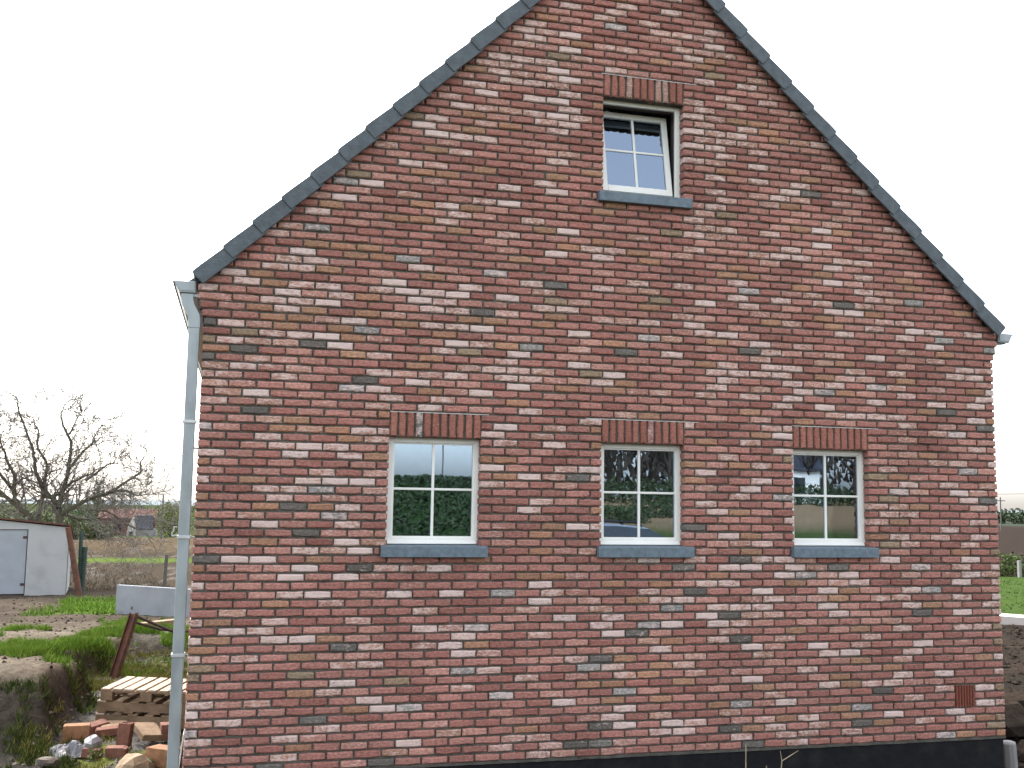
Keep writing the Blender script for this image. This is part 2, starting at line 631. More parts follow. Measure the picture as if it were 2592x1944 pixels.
def blocked(n):
    """x intervals without running bricks in course n"""
    b = []
    for x0, x1, a, e, s0, s1 in OPEN:
        if n == a - 1:
            b.append((s0 - .004, s1 + .004))
        elif a <= n <= e:
            b.append((x0, x1))
        elif e < n <= e + 3:
            b.append((x0 - .002, x1 + .002))
    if VENT[2] <= n <= VENT[3]:
        b.append((VENT[0] - .004, VENT[1] + .004))
    return b


def course(n):
    """list of (x0, x1) of the bricks in course n"""
    lo, hi = 0.0, WIDTH
    corb = {52: .012, 53: .03, 54: .05, 55: .05}.get(n, 0)
    zb, zt = (n - 1) * C, n * C
    out = []
    if n % 2 == 0:
        x = 0.0
        seq = [(PITCH * k, PITCH * k + PITCH - JT) for k in range(34)]
    else:
        seq = [(0, .088)] + [(.1 + PITCH * k, .1 + PITCH * k + PITCH - JT) for k in range(33)] + [(6.7, WIDTH)]
    if corb:
        seq = [(-corb, seq[0][1])] + seq[1:-1] + [(seq[-1][0], WIDTH + corb)]
    if n >= 55:
        lo = roof_in_left(zb) - .035
        hi = roof_in_right(zb) + .035
    elif n == 54:
        lo, hi = -.06, WIDTH + .06
    for a, b in seq:
        a, b = max(a, lo - (corb if n < 55 else 0)), min(b, hi + (corb if n < 55 else 0))
        if b - a < .03:
            continue
        segs = [(a, b)]
        for p, q in blocked(n):
            nsegs = []
            for s, e in segs:
                if q <= s or p >= e:
                    nsegs.append((s, e))
                else:
                    if p - s > .025:
                        nsegs.append((s, p - (0 if abs(p - e) < .02 else .0)))
                    if e - q > .025:
                        nsegs.append((q, e))
            segs = nsegs
        out += segs
    return out


def brick_shape(L, H, D, rnd, bev=.0085):
    """hand-moulded brick, front face towards -y, centred on x and z, front at y=0"""
    hx, hz = L / 2, H / 2
    jz = .003
    tops = [(-1, 1), (-.36, 1), (.36, 1), (1, 1)]
    ring = []
    for fx, s in tops:
        x = fx * hx + (rnd.uniform(-.01, .01) if abs(fx) < 1 else rnd.uniform(-.0025, .0015) * fx)
        z = hz + rnd.uniform(-jz, jz * .7) - (.0035 * rnd.random() if abs(fx) == 1 else 0)
        ring.append((x, z))
    ring.append((hx + rnd.uniform(-.002, .002), rnd.uniform(-.006, .006)))
    for fx, s in reversed(tops):
        x = fx * hx + (rnd.uniform(-.01, .01) if abs(fx) < 1 else rnd.uniform(-.0025, .0015) * fx)
        z = -hz + rnd.uniform(-jz * .7, jz) + (.0035 * rnd.random() if abs(fx) == 1 else 0)
        ring.append((x, z))
    ring.append((-hx + rnd.uniform(-.002, .002), rnd.uniform(-.006, .006)))
    n = len(ring)
    vs = [(x, D, z) for x, z in ring]
    vs += [(x, bev * 1.1, z) for x, z in ring]
    for x, z in ring:
        b1, b2 = bev * rnd.uniform(.7, 1.4), bev * rnd.uniform(.6, 1.3)
        vs.append((x - math.copysign(min(b1, hx * .5), x) * (1 if abs(x) > hx * .8 else 0), rnd.uniform(-.0012, .0015), z - math.copysign(b2, z) * (1 if abs(z) > hz * .5 else 0)))
    fs = []
    for r in range(2):
        for i in range(n):
            j = (i + 1) % n
            fs.append((r * n + i, r * n + j, (r + 1) * n + j, (r + 1) * n + i))
    fs.append(tuple(2 * n + i for i in range(n)))
    return vs, fs


# which bricks of the gable are lime-washed (w, p, m), grey (g, h), tan (t) or orange (o): course: decimetre along the wall
KIND_TEXT = (
    '1:5g, 11m, 13g, 25p, 27p, 43g, 47p, 61h, 63o, 67o; 2:2m, 6p, 14p, 16m, 26p, 28g, 30g, 32p, 42p, 46p, 48p, 52p, 66t; 3:0p, 3m, 11m, 15w, 23p, 25p, 35p, '
    '37p, 41g, 45p, 49p, 53g, 59p, 63p, 67t; 4:0p, 6p, 8m, 18p, 30g, 32w, 36w, 38p, 44p, 48p, 52o, 56w, 62w; 5:0h, 9p, 17m, 23m, 25m, 31p, 35p, 41p, 53h, '
    '65w, 67p; 6:0p, 2p, 8g, 30m, 32w, 40o, 42h, 44m, 46w, 48m, 58p, 64p; 7:0w, 3m, 13w, 15h, 27w, 29m, 45p, 55g, 61p, 65w, 67t; 8:0p, 4p, 12w, 22h, 26m, '
    '32h, 34m, 40m, 44o, 50p, 54p, 56p, 58m; 9:0o, 11m, 19p, 41m, 43w, 51o, 57p, 61w, 67p; 10:2m, 10w, 14t, 24p, 32p, 38p, 42m, 48p; 11:0t, 7t, 19h, 21p, '
    '29h, 31p, 37p, 45m, 47m, 53o, 57p, 67w; 12:0t, 10p, 24m, 26m, 28p, 30g, 38p, 44p, 50p, 52w, 58p; 13:0p, 9m, 11m, 19w, 21p, 31p, 35p, 43w, 45m, 49w, '
    '53p, 59w, 67t; 14:0o, 6m, 10g, 16p, 18w, 28m, 34p, 40p, 42g, 46p, 54p; 15:0p, 5w, 7w, 11m, 19w, 25p, 31w, 33g, 35m, 41p, 51m, 57p, 63p, 65p, 67t; '
    '16:2w, 4p, 8m, 12m, 16p, 18p, 20h, 22m, 30p, 34h, 36w, 40w, 42p, 44m, 48m, 54m, 56p; 17:0p, 5p, 11p, 23m, 27w, 31p, 35m, 39w, 41g, 43p, 45p, 51p, 53m, '
    '55m, 59g, 63w, 67p; 18:2p, 16p, 24p, 30p, 36h, 42p, 44p, 50w, 52m, 58p, 66p; 19:0o, 9p, 25w, 35p, 37p, 45p, 49p, 55p, 63p, 67w; 20:4m, 6p, 8w, 14w, '
    '18w, 22h, 26p, 28m, 34p, 38g, 44w, 50w, 54m, 58p, 60h, 66m; 21:0p, 3m, 15m, 25w, 39p, 41p, 47o, 51p, 53p, 63w, 67p; 22:6w, 10w, 28p, 42m, 46w, 48h, '
    '50p, 52w, 58p, 64w, 66p; 23:0o, 1m, 7w, 11g, 13p, 15p, 17w, 27m, 29m, 37g, 41p, 43w, 47p, 49p, 51g, 59h, 63p, 67p; 24:0g, 2w, 4w, 14m, 34h, 38p, 42g, '
    '44p, 46p, 48p, 56w, 64w; 25:1m, 5m, 7p, 9p, 11w, 27m, 29p, 57m, 67t; 26:2m, 4o, 6m, 10w, 12p, 22m, 24m, 40m, 44p, 56t, 58p, 64p; 27:0t, 7g, 9m, 11m, '
    '13m, 25o, 41w, 45m, 57p, 61p, 65p; 28:0t, 4w, 6m, 10p, 20p, 22m, 28w, 30p, 38g, 62p; 29:0o, 1m, 3p, 9h, 11m, 13m, 25m, 37p, 47p, 55p, 65p; 30:0m, 4o, '
    '6g, 10p, 30o, 40p, 44m, 56p, 58p; 31:0o, 5p, 9p, 25p, 27m, 39p, 47m, 55p, 57p, 65p, 67m; 32:4p, 6p, 8h, 10m, 12p, 42p, 46h, 56t, 64p, 66g; 33:0p, 3o, '
    '7p, 9w, 11w, 21p, 23m, 27p, 39p, 43w, 57h, 59p, 63w, 65p; 34:0m, 4m, 8p, 12p, 24w, 28g, 30p, 44p, 56m, 58p, 62p, 66p; 35:1m, 5m, 21w, 23m, 27p, 29w, '
    '39p, 55t, 57o; 36:0p, 2m, 6w, 10p, 44p, 56p, 64h; 37:3m, 5p, 7w, 9p, 11m, 23m, 25m, 41p, 47t, 55m, 61p, 63p; 38:4p, 10o, 22p, 26p, 30o, 40m, 46p, 58p, '
    '64m; 39:0h, 7p, 11p, 13p, 21p, 25p, 43p, 55m, 57m, 65p; 40:2m, 4p, 6o, 20p, 22w, 26p, 30o, 46w, 58p, 64m, 66m; 41:3g, 7m, 11m, 29p, 45p, 47p, 61p, '
    '63h; 42:0p, 2m, 8m, 12p, 16p, 24p, 32p, 44p, 58p, 62p, 66g; 43:1p, 3w, 7m, 13p, 17p, 43o, 51p, 53p, 55p, 65w; 44:0p, 2m, 6m, 10h, 12p, 20w, 26m, 40m, '
    '46p, 50w, 62g; 45:0p, 1p, 5p, 7m, 11g, 15w, 19m, 23w, 25m, 35p, 39p, 43p, 47p, 55p, 61p, 65p; 46:0p, 2p, 6p, 12p, 14p, 16p, 18p, 22p, 24p, 26m, 32o, '
    '40p, 44p, 48p, 50h, 54m, 58p, 66p; 47:0g, 3p, 7m, 19p, 21p, 23p, 25p, 29t, 31w, 39m, 41p, 47p, 49p, 51p, 55h, 57p, 61p, 67w; 48:0o, 2g, 6m, 12p, 22p, '
    '28w, 40p, 42p, 44p, 46p, 52p, 54p, 66m; 49:0t, 1p, 3p, 5p, 7g, 9w, 17p, 19t, 23w, 27m, 29m, 33m, 37m, 39o, 41p, 45p, 47p, 53p, 57p, 63p, 65p; 50:2t, '
    '4p, 6p, 8w, 10o, 12m, 18w, 20p, 24h, 28p, 32g, 36p, 44p, 50p, 52o, 64p, 66p; 51:0g, 1p, 3p, 5o, 11h, 21m, 23m, 25m, 29m, 43g, 45p, 49m, 51p, 55p, 61p; '
    '52:6o, 8p, 10w, 16p, 18p, 20w, 28w, 34h, 36p, 44w, 48p, 58p; 53:1m, 3o, 5p, 7o, 11o, 13p, 19o, 21o, 37m, 39p, 41w, 43m, 61w, 67h; 54:0m, 2m, 4p, 6p, '
    '8w, 14m, 16p, 18p, 20g, 22p, 26o, 30p, 34p, 38p, 42m, 52p, 58p, 62h; 55:0p, 1m, 3m, 5w, 9p, 13m, 15w, 17p, 19m, 21m, 25p, 27p, 37p, 39p, 45o, 51o, '
    '55p, 59w, 61p, 65p; 56:2p, 4o, 6p, 8p, 12p, 14w, 16p, 18w, 22w, 26t, 28p, 38m, 44p, 46m, 52m, 56p, 58p; 57:1p, 13w, 19p, 25p, 35t, 39w, 43p, 51p, 53w; '
    '58:2m, 4p, 6p, 8o, 24p, 26g, 30p, 32m, 34p, 42p, 46p, 50p, 52g, 54p, 56m; 59:5p, 7p, 9m, 15p, 17m, 21h, 33p, 37p, 39m, 43h, 49p, 55p, 57p, 59h; 60:6w, '
    '14h, 30m, 42p, 54p, 56p; 61:45m, 49m, 51w, 53p; 62:4p, 6m, 22m, 26w, 30p, 40m, 54p; 63:5p, 7h, 29p, 31p, 37p, 45p, 51p; 64:10m, 16m, 22p, 26m, 28m, '
    '38p, 42m, 44p, 46p, 48p, 52p, 54p; 65:7p, 17p, 27w, 33p, 41m, 47p, 51m; 66:8o, 16m, 18p, 24p, 36t, 38p, 40p, 42m, 50w, 54p, 56m, 58p; 67:7p, 9w, 17p, '
    '39p, 41p, 45p, 51m; 68:10m, 14p, 20p, 22w, 26m, 38p, 40m, 46m, 50w, 56m; 69:9h, 11w, 39p, 41t, 47m, 51p; 70:10t, 12m, 14m, 22w, 26w, 40p, 44m, 48m, '
    '52p; 71:17o, 25p, 41p, 45p; 72:14w, 16p, 40p, 44p, 46p, 52p; 73:47p, 49g; 74:12p, 16o, 18p, 26p, 40p, 42m, 44p, 46m, 48p, 52m, 54p; 75:17m, 27p, 41o; '
    '76:16w, 18p, 20p, 26m, 38p, 40p, 44p, 46m; 77:15w, 17m, 37p, 41p, 51m; 78:14t, 16p, 20p, 24m, 26p, 38p, 40p, 44p; 79:17m, 25p, 27p, 39p, 41p, 43p, '
    '47m, 49m; 80:18p, 20p, 22p, 24p, 26w, 28p, 38p, 40p, 42p, 48p, 50p; 81:17p, 27p, 39p, 43p; 82:20w, 24w, 26w, 38p, 40p, 46m; 83:19p, 27p, 39p; 84:20m, '
    '22p, 24p, 26p, 38p, 42p, 46m, 48p; 85:21p, 23p, 25p, 27w, 41p, 45p; 86:20p, 22p, 24m, 26w, 44m; 87:21p, 23p, 25p, 27m, 31p, 43p, 45m; 88:22m, 26t, '
    '28p, 30m, 40t, 44p; 89:23p, 25m, 27w, 39o; 90:24p, 26m, 30p, 32p, 34m, 38p, 40o; 91:23p, 25p, 27w, 37p, 39p, 41p; 92:24p, 34m, 40p; 93:25o, 27m, 31h, '
    '35p, 37p, 39p; 94:24p, 30p, 34p, 40p; 95:27p, 31p, 39m; 96:32p, 36p ')
KIND = {}
for _row in KIND_TEXT.replace(' ', '').split(';'):
    _n, _v = _row.split(':')
    for _t in _v.split(','):
        KIND[(int(_n), int(_t[:-1]))] = _t[-1]


def brick_color(n, x, rnd):
    k = KIND.get((n, int(x * 10 + 1e-6)))
    if k is None:
        r = rnd.random()
        if n < 100:
            k = 'r' if r < .8 else 'o' if r < .88 else 'm' if r < .985 else 'p'
        else:
            k = 'r' if r < .58 else 'o' if r < .68 else 'm' if r < .78 else 'p' if r < .9 else 'w' if r < .96 else 'g'
    v = rnd.uniform(.85, 1.16)
    if k == 'r':
        c = mixc((.278, .12, .095), (.37, .178, .143), rnd.random())
        a = rnd.uniform(-.5, .02)
    elif k == 'o':
        c = mixc((.34, .175, .11), (.33, .19, .12), rnd.random())
        a = rnd.uniform(-.4, .05)
    elif k == 'm':
        c = mixc((.41, .215, .17), (.36, .18, .14), rnd.random())
        a = rnd.uniform(.05, .32)
    elif k == 'p':
        c = mixc((.40, .22, .175), (.36, .2, .14), rnd.random())
        a = rnd.uniform(.36, .78)
    elif k == 'w':
        c = mixc((.45, .3, .25), (.5, .4, .35), rnd.random())
        a = rnd.uniform(.66, 1.0)
    elif k == 't':
        c = mixc((.24, .18, .12), (.29, .2, .13), rnd.random())
        a = rnd.uniform(-.3, .1)
    elif k == 'h':
        c = mixc((.24, .22, .2), (.3, .275, .25), rnd.random())
        a = rnd.uniform(.3, .75)
    else:
        c = mixc((.115, .1, .085), (.16, .145, .125), rnd.random())
        a = rnd.uniform(-.1, .3)
    return (c[0] * v, c[1] * v, c[2] * v, a)


# mortar bed of the gable: a wall sheet with the openings left out
def wall_cells(mb, y0, y1, x0, x1, z0, z1, holes):
    """front wall between y0 and y1 made of prisms round rectangular holes"""
    cuts = sorted({z0, z1, *[h[2] for h in holes], *[h[3] for h in holes]})
    for za, zb in zip(cuts, cuts[1:]):
        hs = sorted([h for h in holes if h[2] <= za and h[3] >= zb])
        xa = x0
        spans = []
        for h in hs:
            spans.append((xa, h[0]))
            xa = h[1]
        spans.append((xa, x1))
        for a, b in spans:
            yield a, b, za, zb


def gable_clip(mb, a, b, za, zb, y0, y1, dl, dr, ins=.011):
    """prism of the rectangle a..b x za..zb cut by the two roof slopes"""
    poly = [(a, za), (b, za), (b, zb), (a, zb)]

    def clip(poly, f):
        out = []
        for p, q in zip(poly, poly[1:] + poly[:1]):
            fp, fq = f(p), f(q)
            if fp >= 0:
                out.append(p)
            if fp * fq < 0:
                t = fp / (fp - fq)
                out.append((lerp(p[0], q[0], t), lerp(p[1], q[1], t)))
        return out
    poly = clip(poly, lambda p: p[0] - (p[1] - 3.482) + dl)
    if len(poly) > 2:
        poly = clip(poly, lambda p: 6.788 - (p[1] - 3.466) - p[0] + dr)
    if len(poly) > 2:
        mb.prism(poly, y0, y1, 'y')


holes = []
for x0, x1, a, e, s0, s1 in OPEN:
    holes.append((x0 - .009, x1 + .009, (a - 1) * C - .02, e * C - .002))
mb = MB()
for a, b, za, zb in wall_cells(mb, .011, .088, .011, WIDTH - .011, -.004, 7.0, holes):
    gable_clip(mb, a, b, za, zb, .019, .088, .045, .045)
mb.prism([(-.035, 52 * C), (.0109, 52 * C), (.0109, 3.56), (-.035, 3.53)], .0155, .088, 'y')
mb.prism([(WIDTH - .0109, 52 * C), (WIDTH + .035, 52 * C), (WIDTH + .035, 3.52), (WIDTH - .0109, 3.55)], .0155, .088, 'y')
gable = mb.build('gable_wall', M['mortar'], house)

bricks = []
for n in range(1, 108):
    for a, b in course(n):
        bricks.append((n, a, b))

# the bricks that show largest in the photograph are single objects
cm = cam.matrix_world if False else Matrix.LocRotScale(cam.location, cam.rotation_euler, None)
cinv = cm.inverted()


def px(p):
    q = cinv @ Vector(p)
    return q.x / -q.z, q.y / -q.z


def shown(t):
    n, a, b = t
    z = (n - .5) * C
    p0, p1 = px((a, 0, z)), px((b, 0, z))
    q0, q1 = px(((a + b) / 2, 0, z - BH / 2)), px(((a + b) / 2, 0, z + BH / 2))
    lim = .5 * 1944 / 2592 / (2646.27 / 2592)
    if min(p0[1], p1[1]) < -lim:
        return 0
    return abs(p1[0] - p0[0]) * abs(q1[1] - q0[1])


order = sorted(bricks, key=shown, reverse=True)
single = set(order[:300])
variants = {}
rb = random.Random(11)
row = MB()
row_cols = []
for t in bricks:
    n, a, b = t
    L = b - a
    xc, zc = (a + b) / 2, (n - .5) * C
    cut = abs(L - .188) > .003 and abs(L - .088) > .003
    col = brick_color(n, xc, rb)
    dx, dy, dz = rb.uniform(-.0015, .0015), rb.uniform(-.0035, .0025), rb.uniform(-.0016, .0016)
    if n in (52, 53, 54):
        dy -= .0
    ry, rz = rb.uniform(-.006, .006), rb.uniform(-.01, .01)
    dep = .186 if (L < .1 and n % 2 and (a < .05 or b > 6.73)) else .088
    key_end = dep > .1
    if t in single and not cut:
        key = (round(L, 3), key_end, rb.randrange(10))
        if key not in variants:
            vs, fs = brick_shape(L - .0005, BH, dep, rb)
            me = bpy.data.meshes.new('brick')
            me.from_pydata(vs, [], fs)
            me.materials.append(M['brick'])
            me.update()
            variants[key] = me
        o = link('brick', variants[key], gable)
        o.location = (xc + dx, dy, zc + dz)
        o.rotation_euler = (0, ry, rz)
        o.color = col
    else:
        vs, fs = brick_shape(L - .0005, BH, dep, rb)
        cy, sy = math.cos(ry), math.sin(ry)
        row.mesh([(xc + dx + x * cy + z * sy, dy + y + x * rz, zc + dz - x * sy + z * cy) for x, y, z in vs], fs)
        row_cols += [col] * len(vs)
rows = row.build('brick_courses', M['brick_rows'], gable)
set_colors(rows.data, row_cols, 'fired')
rows['kind'] = 'stuff'

# long side walls and the back wall
for side in (0, 1):
    mb = MB()
    x0, x1 = (.0115, .088) if side == 0 else (WIDTH - .088, WIDTH - .0115)
    mb.box(x0, x1, .0885, DEPTH, -.004, 3.46)
    sw = mb.build('side_wall', M['mortar'], house)
    rw = MB()
    cols = []
    for n in range(1, 55):
        y = .1 if n % 2 == 0 else .2
        while y < DEPTH - .1:
            xo = rb.uniform(-.003, .003)
            zc = (n - .5) * C
            xa, xb = (xo, .07) if side == 0 else (WIDTH - .07, WIDTH + xo)
            i0 = len(rw.v)
            rw.box(xa, xb, y, min(y + .188, DEPTH - .01), zc - BH / 2, zc + BH / 2)
            cols += [brick_color(200 + n, y, rb)] * (len(rw.v) - i0)
            y += PITCH
    o = rw.build('brick_courses', M['brick_rows'], sw)
    set_colors(o.data, cols, 'fired')
    o['kind'] = 'stuff'
mb = MB()
mb.prism([(.09, -.004), (WIDTH - .09, -.004), (WIDTH - .09, 3.4), (3.4, 6.75), (.09, 3.4)], DEPTH - .1, DEPTH + .05, 'y')
mb.build('back_wall', M['mortar'], house)

# inner leaf, floors
mb = MB()
ih = [(x0 - .01, x1 + .01, (a - 1) * C + .0, e * C + .015) for x0, x1, a, e, s0, s1 in OPEN]
for a, b, za, zb in wall_cells(mb, .17, .3, .1, WIDTH - .1, -.35, 6.8, ih):
    gable_clip(mb, a, b, za, zb, .17, .3, -.12, -.12)
mb.build('inner_wall', M['plaster'], house)
mb = MB()
mb.box(.1, WIDTH - .1, .31, DEPTH - .12, -.2, -.05)
mb.box(.1, WIDTH - .1, .31, DEPTH - .12, 2.85, 3.05)
mb.box(3.3, 3.4, 2.2, DEPTH - .12, -.049, 2.849)
mb.prism([(.3, 3.051), (WIDTH - .3, 3.051), (WIDTH - .3, 3.3), (3.394, 6.3), (.3, 3.3)], 4.0, 4.1, 'y')
mb.build('floors', M['plaster'], house)

# black coated plinth and the mortar lip above it
mb = MB()
mb.box(.02, WIDTH - .02, .016, .3, -1.0, -.016)
mb.box(.02, .3, .301, DEPTH, -1.0, -.016)
mb.box(WIDTH - .3, WIDTH - .02, .301, DEPTH, -1.0, -.016)
mb.build('plinth', M['plinth'], house)
mb = MB()
N_ = 60
pts = [(lerp(.004, WIDTH - .004, i / N_), -.016 + .004 * nz(i * .7, 0, 1, 3)) for i in range(N_ + 1)]
for (xa, za), (xb, zb) in zip(pts, pts[1:]):
    mb.mesh([(xa, -.001, .004), (xb, -.001, .004), (xb, .003, zb), (xa, .003, za), (xa, .1, .004), (xb, .1, .004), (xb, .1, zb), (xa, .1, za)],
            [(0, 3, 2, 1), (3, 7, 6, 2), (4, 5, 6, 7), (0, 1, 5, 4)])
mb.build('mortar_bed', M['mortar'], house)

# ---- soldier lintels
for wi, (x0, x1, a, e, s0, s1) in enumerate(OPEN):
    lin = empty('lintel', ((x0 + x1) / 2, 0, e * C), parent=house)
    pit = (x1 - x0) / 11
    zc = e * C + 1.5 * C - .003
    for i in range(11):
        xx = x0 + pit * (i + .5)
        vs, fs = brick_shape(.186, .0505, .089, rb)
        if wi == 0 and i == 3:
            col = (.13, .12, .11, .62)
        elif wi == 3 and i in (3, 7, 8):
            col = (.36, .22, .17, [.4, .3, .3][(3, 7, 8).index(i)])
        elif wi == 1 and i == 6:
            col = (.32, .16, .14, .3)
        else:
            q = rb.random()
            col = (*mixc((.26, .105, .076), (.33, .143, .106), q), rb.uniform(-.4, .15))
        me = bpy.data.meshes.new('soldier_brick')
        me.from_pydata([(-z, y, x) for x, y, z in vs], [], fs)
        me.materials.append(M['brick'])
        o = link('soldier_brick', me, lin)
        o.location = (xx - (x0 + x1) / 2 + rb.uniform(-.001, .001), rb.uniform(-.003, .002), zc - e * C + rb.uniform(-.0025, .0025))
        o.rotation_euler = (0, rb.uniform(-.02, .02), rb.uniform(-.02, .02))
        o.color = col
    mb = MB()
    ext = [(.0, .06), (.13, .13), (.0, .1), (.02, .12)][wi]
    mb.box(x0 - ext[0] - (x0 + x1) / 2, x1 + ext[1] - (x0 + x1) / 2, .002, .09, 3 * C - .0075, 3 * C - .002)
    mb.build('steel_flange', M['lintel_steel'], lin)

# ---- windows
for wi, (x0, x1, a, e, s0, s1) in enumerate(OPEN):
    z0, z1 = (a - 2) * C + .072, e * C + .004
    w = empty('window', ((x0 + x1) / 2, .09, z0), parent=house)
    cx = (x0 + x1) / 2

    def put(mb, name, m, bevel=0.0):
        o = mb.build(name, M[m], w, bevel=bevel)
        o.matrix_parent_inverse = Matrix.Identity(4)
        o.location = (-cx, -.09, -z0)
        return o
    # sill
    mb = MB()
    sz0, sz1 = (a - 2) * C - .011, (a - 2) * C + .072
    mb.prism([(-.048, sz0), (.12, sz0), (.12, sz1 + .012), (-.044, sz1 - .002), (-.048, sz1 - .006)][::-1], s0, s1, 'x')
    put(mb, 'sill', 'bluestone', .004)
    fx0, fx1 = x0 - .02, x1 + .02
    zb, zt = z0 + .008, z1 + .02
    gx0, gx1 = x0 + .058, x1 - .040
    gz0, gz1 = z0 + .070, z1 - .054
    tilt = wi == 3
    if tilt:
        gx0, gx1, gz0, gz1 = x0 + .03, x1 - .048, z0 + .045, z1 - .046
    fy0, fy1 = .093, (.122 if tilt else .155)
    mb = MB()
    mb.box(fx0, gx0 - .010, fy0, fy1, zb, zt)
    mb.box(gx1 + .010, fx1, fy0, fy1, zb, zt)
    mb.box(gx0 - .010, gx1 + .010, fy0, fy1, gz1 + .010, zt)
    mb.box(gx0 - .010, gx1 + .010, fy0, fy1, zb, gz0 - .010)
    put(mb, 'frame', 'white', .004)
    if not tilt:
        mb = MB()     # glazing bead, a step back
        mb.box(gx0 - .0105, gx0, .108, .14, gz0 - .0105, gz1 + .0105)
        mb.box(gx1, gx1 + .0105, .108, .14, gz0 - .0105, gz1 + .0105)
        mb.box(gx0, gx1, .108, .14, gz1, gz1 + .0105)
        mb.box(gx0, gx1, .108, .14, gz0 - .0105, gz0)
        put(mb, 'glazing_bead', 'white')
        mb = MB()     # weather board on the lower rail
        mb.prism([(.062, zb + .004), (.0925, zb + .004), (.0925, zb + .036), (.07, zb + .018), (.062, zb + .012)][::-1], x0 + .012, x1 - .012, 'x')
        put(mb, 'weather_board', 'white', .002)
        mx, mz = (gx0 + gx1) / 2 - .003, gz0 + (gz1 - gz0) * .51
        mb = MB()
        mb.box(mx - .0105, mx + .0105, .112, .137, gz0, gz1)
        put(mb, 'glazing_bar', 'white', .003)
        mb = MB()
        mb.box(gx0, mx - .0105, .113, .136, mz - .009, mz + .009)
        mb.box(mx + .0105, gx1, .113, .136, mz - .009, mz + .009)
        put(mb, 'glazing_bar', 'white', .003)
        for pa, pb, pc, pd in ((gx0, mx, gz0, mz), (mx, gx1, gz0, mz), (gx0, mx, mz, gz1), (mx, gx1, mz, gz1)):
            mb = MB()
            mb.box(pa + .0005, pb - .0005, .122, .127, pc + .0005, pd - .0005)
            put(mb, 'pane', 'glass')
    else:
        # sash tilted inwards about its lower edge
        hz, hy = gz0 + .004, .134
        ang = math.radians(-11)

        def put2(mb, name, m, bevel=0.0):
            o = mb.build(name, M[m], w, bevel=bevel)
            o.location = (0, hy - .09, hz - z0)
            o.rotation_euler = (ang, 0, 0)
            return o
        sx0, sx1, sh = gx0 + .003 - cx, gx1 - .003 - cx, gz1 - gz0 + .012
        mb = MB()
        fw = .05
        mb.box(sx0, sx0 + fw, -.022, .03, 0, sh)
        mb.box(sx1 - fw, sx1, -.022, .03, 0, sh)
        mb.box(sx0 + fw, sx1 - fw, -.022, .03, 0, fw + .006)
        mb.box(sx0 + fw, sx1 - fw, -.022, .03, sh - fw, sh)
        put2(mb, 'sash', 'white', .004)
        mx, mz = (sx0 + sx1) / 2, sh * .52
        mb = MB()
        mb.box(mx - .0105, mx + .0105, -.014, .012, fw + .006, sh - fw)
        put2(mb, 'glazing_bar', 'white', .003)
        mb = MB()
        mb.box(sx0 + fw, mx - .0105, -.013, .011, mz - .009, mz + .009)
        mb.box(mx + .0105, sx1 - fw, -.013, .011, mz - .009, mz + .009)
        put2(mb, 'glazing_bar', 'white', .003)
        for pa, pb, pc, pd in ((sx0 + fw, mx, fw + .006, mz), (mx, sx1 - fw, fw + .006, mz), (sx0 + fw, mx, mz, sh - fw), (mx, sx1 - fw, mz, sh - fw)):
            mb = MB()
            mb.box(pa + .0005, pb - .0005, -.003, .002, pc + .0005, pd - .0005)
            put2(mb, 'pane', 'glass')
        # stay arm of the tilted sash
        mb = MB()
        mb.tube([(gx0 - cx + .04, .06, z1 - z0 - .08), (gx0 - cx + .2, .10, z1 - z0 - .095)], .005, 6)
        mb.build('stay_arm', M['steel'], w)

# ---- ribbed terracotta air vent
vent = empty('air_vent', ((VENT[0] + VENT[1]) / 2, 0, 4 * C), parent=house)
vz0, vz1 = .004, 3 * C - .008
mb = MB()
mb.box(-.092, .092, .012, .09, vz0, vz1)
mb.build('vent_back', M['terracotta'], vent)
for i in range(7):
    xx = -.081 + .027 * i
    mb = MB()
    mb.tube([(xx, .007, vz0 + .003), (xx, .006, vz1 - .003)], .0095, 8)
    mb.build('slat', M['terracotta'], vent)

# ---- roof with verge tiles
roof = empty('roof', (3.394, 0, 6.9), parent=house)
rl = Vector((-3.394, 0, -6.9))


def rput(mb, name, m, bevel=0.0):
    o = mb.build(name, M[m], roof, bevel=bevel)
    o.location = rl
    return o


